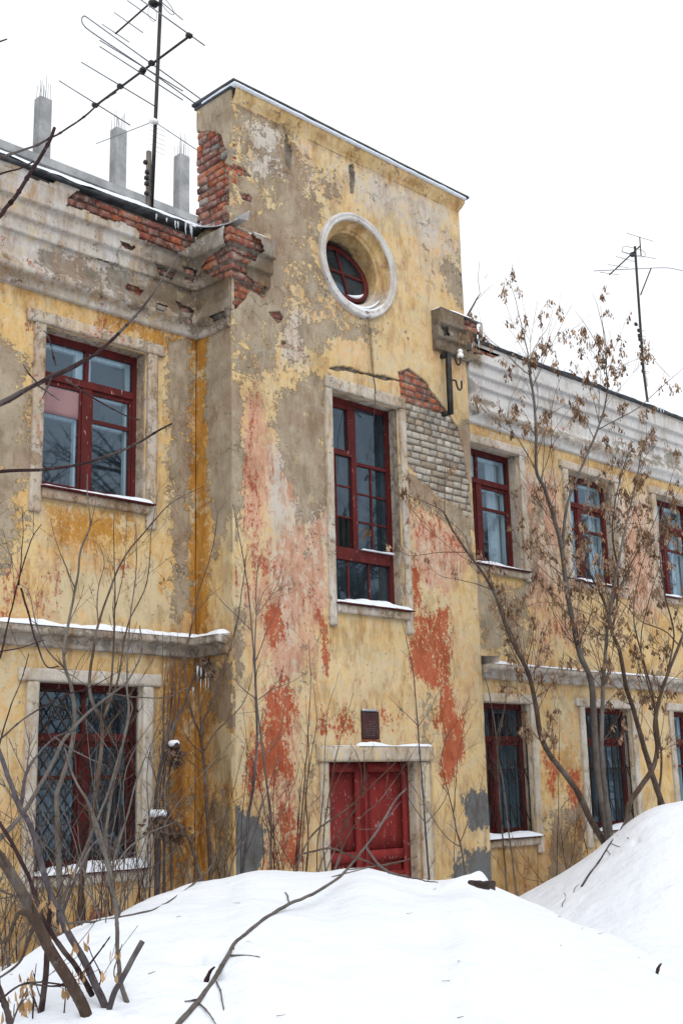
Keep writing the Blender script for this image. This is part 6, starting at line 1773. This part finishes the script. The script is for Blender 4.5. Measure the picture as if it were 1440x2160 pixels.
s_ = shoot('dark low shoots with hanging pale keys at the lower left corner', 73, 'bark_dark', [([(80, 2190), (85, 2150), (98, 2050), (103, 1960), (108, 1900), (100, 1850)], Uw(u, u + .3), .016, .008, tw(4)), ([(-10, 2120), (40, 2020 + 60), (85, 2062 + 10), (150, 2080), (230, 2100)][:4], Uw(u), .004, .003, tw(1)), ([(70, 2075), (120, 2080), (160, 2070)], Uw(u), .004, .002, tw(2)), ([(195, 2100), (165, 2045), (130, 2000), (100, 1950), (85, 1925), (60, 1850), (20, 1770), (-10, 1720)], Uw(u + .1, u + .6), .013, .008, tw(3)), ([(25, 2200), (20, 2150), (5, 2100), (-15, 2060)], Uw(u - .8), .013, .010, tw(2)),
    ([(205, 2090), (212, 2060), (195, 2020), (186, 1996)], Uw(u + .1), .003, .0015, tw(1)), ([(190, 2035), (215, 2000), (232, 1977)], Uw(u + .1), .004, .002), ([(70, 2150), (72, 2110), (66, 2070)], Uw(u), .003, .002), ([(136, 2150), (138, 2100), (130, 2040)], Uw(u), .003, .0015)], 'bare_shrub', 'shrub')
for (px, py) in ((22, 2090), (30, 2100), (45, 2110), (55, 2090), (105, 1910), (125, 1940), (130, 1955), (190, 1975), (200, 1955), (195, 1995), (160, 2000), (118, 1925), (50, 2120), (20, 2110)):
    b_ = onU(px, py - 18, u + .05); s_.tips.append(np.array([b_, b_ + [.003, 0, -.004], b_ + [.006, 0, -.01]]))
s_.seeds(40, 3, (.035, .055), .02, None); s_.build('seed_pale')
# bent branch across the mound
p, u = hit(410, 2120)
BB = shoot('long bent branch arching up across the snow mound toward the door', 74, 'bark_grey', [([(350, 2200), (380, 2157), (425, 2105), (460, 2050), (492, 1995), (520, 1970), (555, 1940), (610, 1907), (670, 1880), (727, 1839), (771, 1784), (797, 1749), (829, 1694), (856, 1663)], Sw(.02), .011, .006, dict(twigs=0)), ([(491, 1998), (520, 2055), (545, 2090), (562, 2120)], Sw(.03), .0045, .003), ([(486, 2016), (515, 2015), (547, 2018)], Sw(.03), .004, .003), ([(425, 2105), (400, 2115 - 6), (390, 2110)], Sw(.03), .0035, .002), ([(418, 2115), (440, 2135), (456, 2162)], Sw(.03), .0035, .002), ([(457, 2070), (468, 2105), (474, 2165)], Sw(.03), .0035, .002), ([(612, 1906), (606, 1890), (601, 1882)], Sw(.03), .004, .003),
    ([(771, 1786), (797, 1822), (826, 1842), (861, 1849)], Sw(.03), .006, .004), ([(735, 1835), (800, 1825), (850, 1815), (881, 1805)], Sw(.03), .004, .002), ([(797, 1745), (820, 1720), (846, 1690)], Sw(.03), .003, .0015)], 'fallen_branch', 'branch')
BB.build()
p, u = hit(210, 1943)
shoot('thin arched twig lying along the left slope of the mound', 75, 'bark_grey', [([(110, 1962), (145, 1950), (205, 1942), (270, 1932), (320, 1920), (360, 1900), (400, 1870), (435, 1840), (458, 1804)], Sw(.03), .007, .0045, dict(twigs=1, tl=(.05, .1)))], 'fallen_branch', 'branch').build()
p, u = hit(800, 1850)
shoot('wiry twig looping over the crest of the mound before the door', 76, 'bark_brown', [([(640, 1800), (698, 1791), (736, 1801), (780, 1819), (820, 1840), (870, 1852), (902, 1859), (924, 1861)], Sw(.03), .005, .003, dict(twigs=1, tl=(.05, .1))), ([(700, 1850), (780, 1830), (822, 1825), (880, 1806)], Sw(.03), .004, .002)], 'fallen_branch', 'branch').build()
p, u = hit(1245, 1850)
shoot('dark stick with short side twigs lying on the right snow bank', 77, 'bark_violet', [([(1225, 1870), (1240, 1847), (1255, 1828), (1270, 1805), (1287, 1778), (1306, 1752), (1322, 1715)], Sw(.03, 3), .010, .005, dict(twigs=0)), ([(1306, 1752), (1330, 1748), (1343, 1752)], Sw(.03, 3), .003, .002), ([(1300, 1762), (1318, 1766), (1326, 1768)], Sw(.03, 3), .003, .002), ([(1287, 1778), (1300, 1784), (1306, 1786)], Sw(.03, 3), .003, .002), ([(1278, 1792), (1284, 1800), (1285, 1803)], Sw(.03, 3), .003, .002)], 'fallen_branch', 'branch').build()
p, u = hit(1190, 1905)
shoot('tiny sprig pricking out of the right snow bank', 78, 'bark_dark', [([(1185, 1912), (1187, 1905), (1192, 1890), (1188, 1882)], Sw(.03, 3), .003, .0015, dict(buds=False)), ([(1209, 1882), (1212, 1872), (1220, 1866)], Sw(.03, 3), .003, .0015, dict(buds=False))], 'sprig', 'sprig').build()

rng = random.Random(91); mb = MB()
for _ in range(34):
    u_ = rng.uniform(4.3, 8.2); v_ = rng.uniform(-.34, .34) * u_
    x_, y_ = u_ * sY + v_ * cY, u_ * cY - v_ * sY; z_ = float(terrain(np.array([x_]), np.array([y_]))[0])
    p_ = np.array([x_, y_, z_ + .004]); a_ = rng.uniform(0, 6.28); L = rng.uniform(.008, .035)
    if rng.random() < .5: mb.tube([p_, p_ + [math.cos(a_) * L * 1.3, math.sin(a_) * L * 1.3, .003]], [.0014, .0009], 4)
    else:
        d_ = np.array([math.cos(a_), math.sin(a_), .05]) * L; s_ = np.array([-math.sin(a_), math.cos(a_), .1]) * L * .22
        mb.add([p_, p_ + d_ * .6 + s_, p_ + d_, p_ + d_ * .5 - s_ * .6], [(0, 1, 2, 3)])
tag(mb.build('snow_litter', MAT['leaf'], None, False), 'specks of bark and seed scattered over the snow mound', kind='stuff')

# -- tree just outside the left edge whose limbs hang into the view
u = 4.4
OV = shoot('maroon barked limbs reaching into the upper left of the view from a nearer tree', 80, 'bark_dark', [
    ([(-905, 2500), (-880, 2000), (-850, 1500), (-830, 1100), (-845, 700), (-870, 300), (-930, -100)], Uw(u, u), .075, .03 , dict(twigs=0)),
    ([(-836, 1330), (-600, 1190), (-380, 1030), (-200, 940), (-90, 880), (0, 850), (60, 822), (125, 790), (185, 758), (220, 732), (268, 685), (306, 640), (342, 592), (367, 555), (379, 521)], Uw(u, u + .2), .0145, .003, dict(twigs=0)),
    ([(-40, 868), (20, 846), (90, 800), (147, 772), (180, 758)], Uw(u + .03), .005, .003), ([(118, 772), (112, 745), (104, 715), (95, 698)], Uw(u), .0035, .0025), ([(110, 795), (100, 820), (90, 842)], Uw(u), .003, .002), ([(140, 800), (170, 822), (215, 850), (265, 876), (292, 884)], Uw(u), .0045, .002), ([(85, 812), (65, 790), (52, 768)], Uw(u), .003, .0015), ([(80, 815), (105, 832), (125, 845)], Uw(u), .003, .0015),
    ([(-840, 1440), (-600, 1250), (-380, 1110), (-180, 1040), (-80, 1008), (0, 996), (100, 990), (180, 975), (250, 951), (300, 928), (340, 906), (362, 894)], Uw(u - .3, u - .2), .009, .003, dict(twigs=0)),
    ([(-835, 1180), (-600, 1000), (-360, 830), (-180, 660), (-80, 545), (0, 458), (12, 439), (40, 402), (67, 359), (89, 326), (107, 292), (116, 268)], Uw(u - .6, u - .5), .0125, .0065, dict(twigs=0)),
    ([(-848, 800), (-600, 640), (-380, 490), (-180, 400), (-80, 362), (0, 334), (30, 323), (73, 309), (100, 294), (128, 280), (178, 248), (199, 229), (217, 213), (246, 194)], Uw(u, u + .3), .0075, .003, dict(twigs=0)),
    ([(-80, 400), (0, 369), (43, 355), (72, 340)], Uw(u), .005, .003), ([(-872, 330), (-600, 270), (-350, 180), (-150, 130), (-60, 108), (0, 90), (16, 84)], Uw(u), .007, .003)], 'maple_tree', 'tree')
OV.build()

# -- tree tops beyond the right wing
t = Plant('bare_tree', 'faint thin tree top showing beyond the roof beside the tower', 'tree', 'bark_brown', 90)
t.stem([(960, 1700), (962, 1200), (966, 900), (978, 700), (1000, 640), (1012, 620)], Yw(19.5), .09, .012, 0)
t.stem([(1012, 620), (1008, 590), (1010, 560), (1012, 550)], Yw(19.5), .008, .003, 4, (.3, .7))
t.stem([(1006, 632), (1025, 612), (1040, 600)], Yw(19.5), .008, .003, 3, (.3, .7))
t.build()


# -- the wood across the yard, behind the viewer, which the window panes mirror
rng = random.Random(77); mb = MB()
for k in range(64):
    bx_, by_, hh = rng.uniform(2, 72), rng.uniform(-17, -9), rng.uniform(8, 14)
    b0 = np.array([bx_, by_, GZ - .2])
    c_ = spline([b0, b0 + [rng.gauss(0, .2), 0, hh * .3], b0 + [rng.gauss(0, .4), .3, hh * .6], b0 + [rng.gauss(0, .6), .1, hh]], 4)
    mb.tube(c_, np.linspace(.22, .03, len(c_)), 6)
    for _ in range(26):
        q = c_[rng.randrange(1, len(c_))]; a_ = rng.uniform(0, 6.28); L = rng.uniform(1.5, 4)
        for s_ in range(3):
            e_ = q + np.array([math.cos(a_), math.sin(a_), rng.uniform(.1, 1.0)]) * L * rng.uniform(.5, 1)
            m_ = (q + e_) / 2 + np.array([rng.gauss(0, .2), rng.gauss(0, .2), rng.gauss(0, .2)])
            mb.tube(np.array([q, m_, e_]), [.05, .03, .008], 3, False)
            for _ in range(4):
                f_ = m_ + (e_ - m_) * rng.random()
                mb.tube(np.array([f_, f_ + [rng.gauss(0, .5), rng.gauss(0, .5), rng.uniform(0, .8)]]), [.016, .006], 3, False)
            a_ += rng.gauss(0, .5)
tag(mb.build('distant_wood', MAT['bark_dark'], None, False), 'dark belt of bare trees across the yard', kind='stuff')

GROUPS = {'maple_tree': 'bare maple trees', 'bare_sapling': 'saplings along the foot of the wall', 'bare_shrub': 'bare shrubs at the lower left', 'bare_tree': 'bare trees and trunks',
          'fallen_branch': 'branches lying on the snow', 'television_aerial': 'roof aerials', 'thicket': 'thickets of fine shoots', 'broken_stub': 'stubs in the snow'}
for o in COL.objects:
    k = o.name.split('.')[0]
    if o.parent is None and k in GROUPS: o['group'] = GROUPS[k]
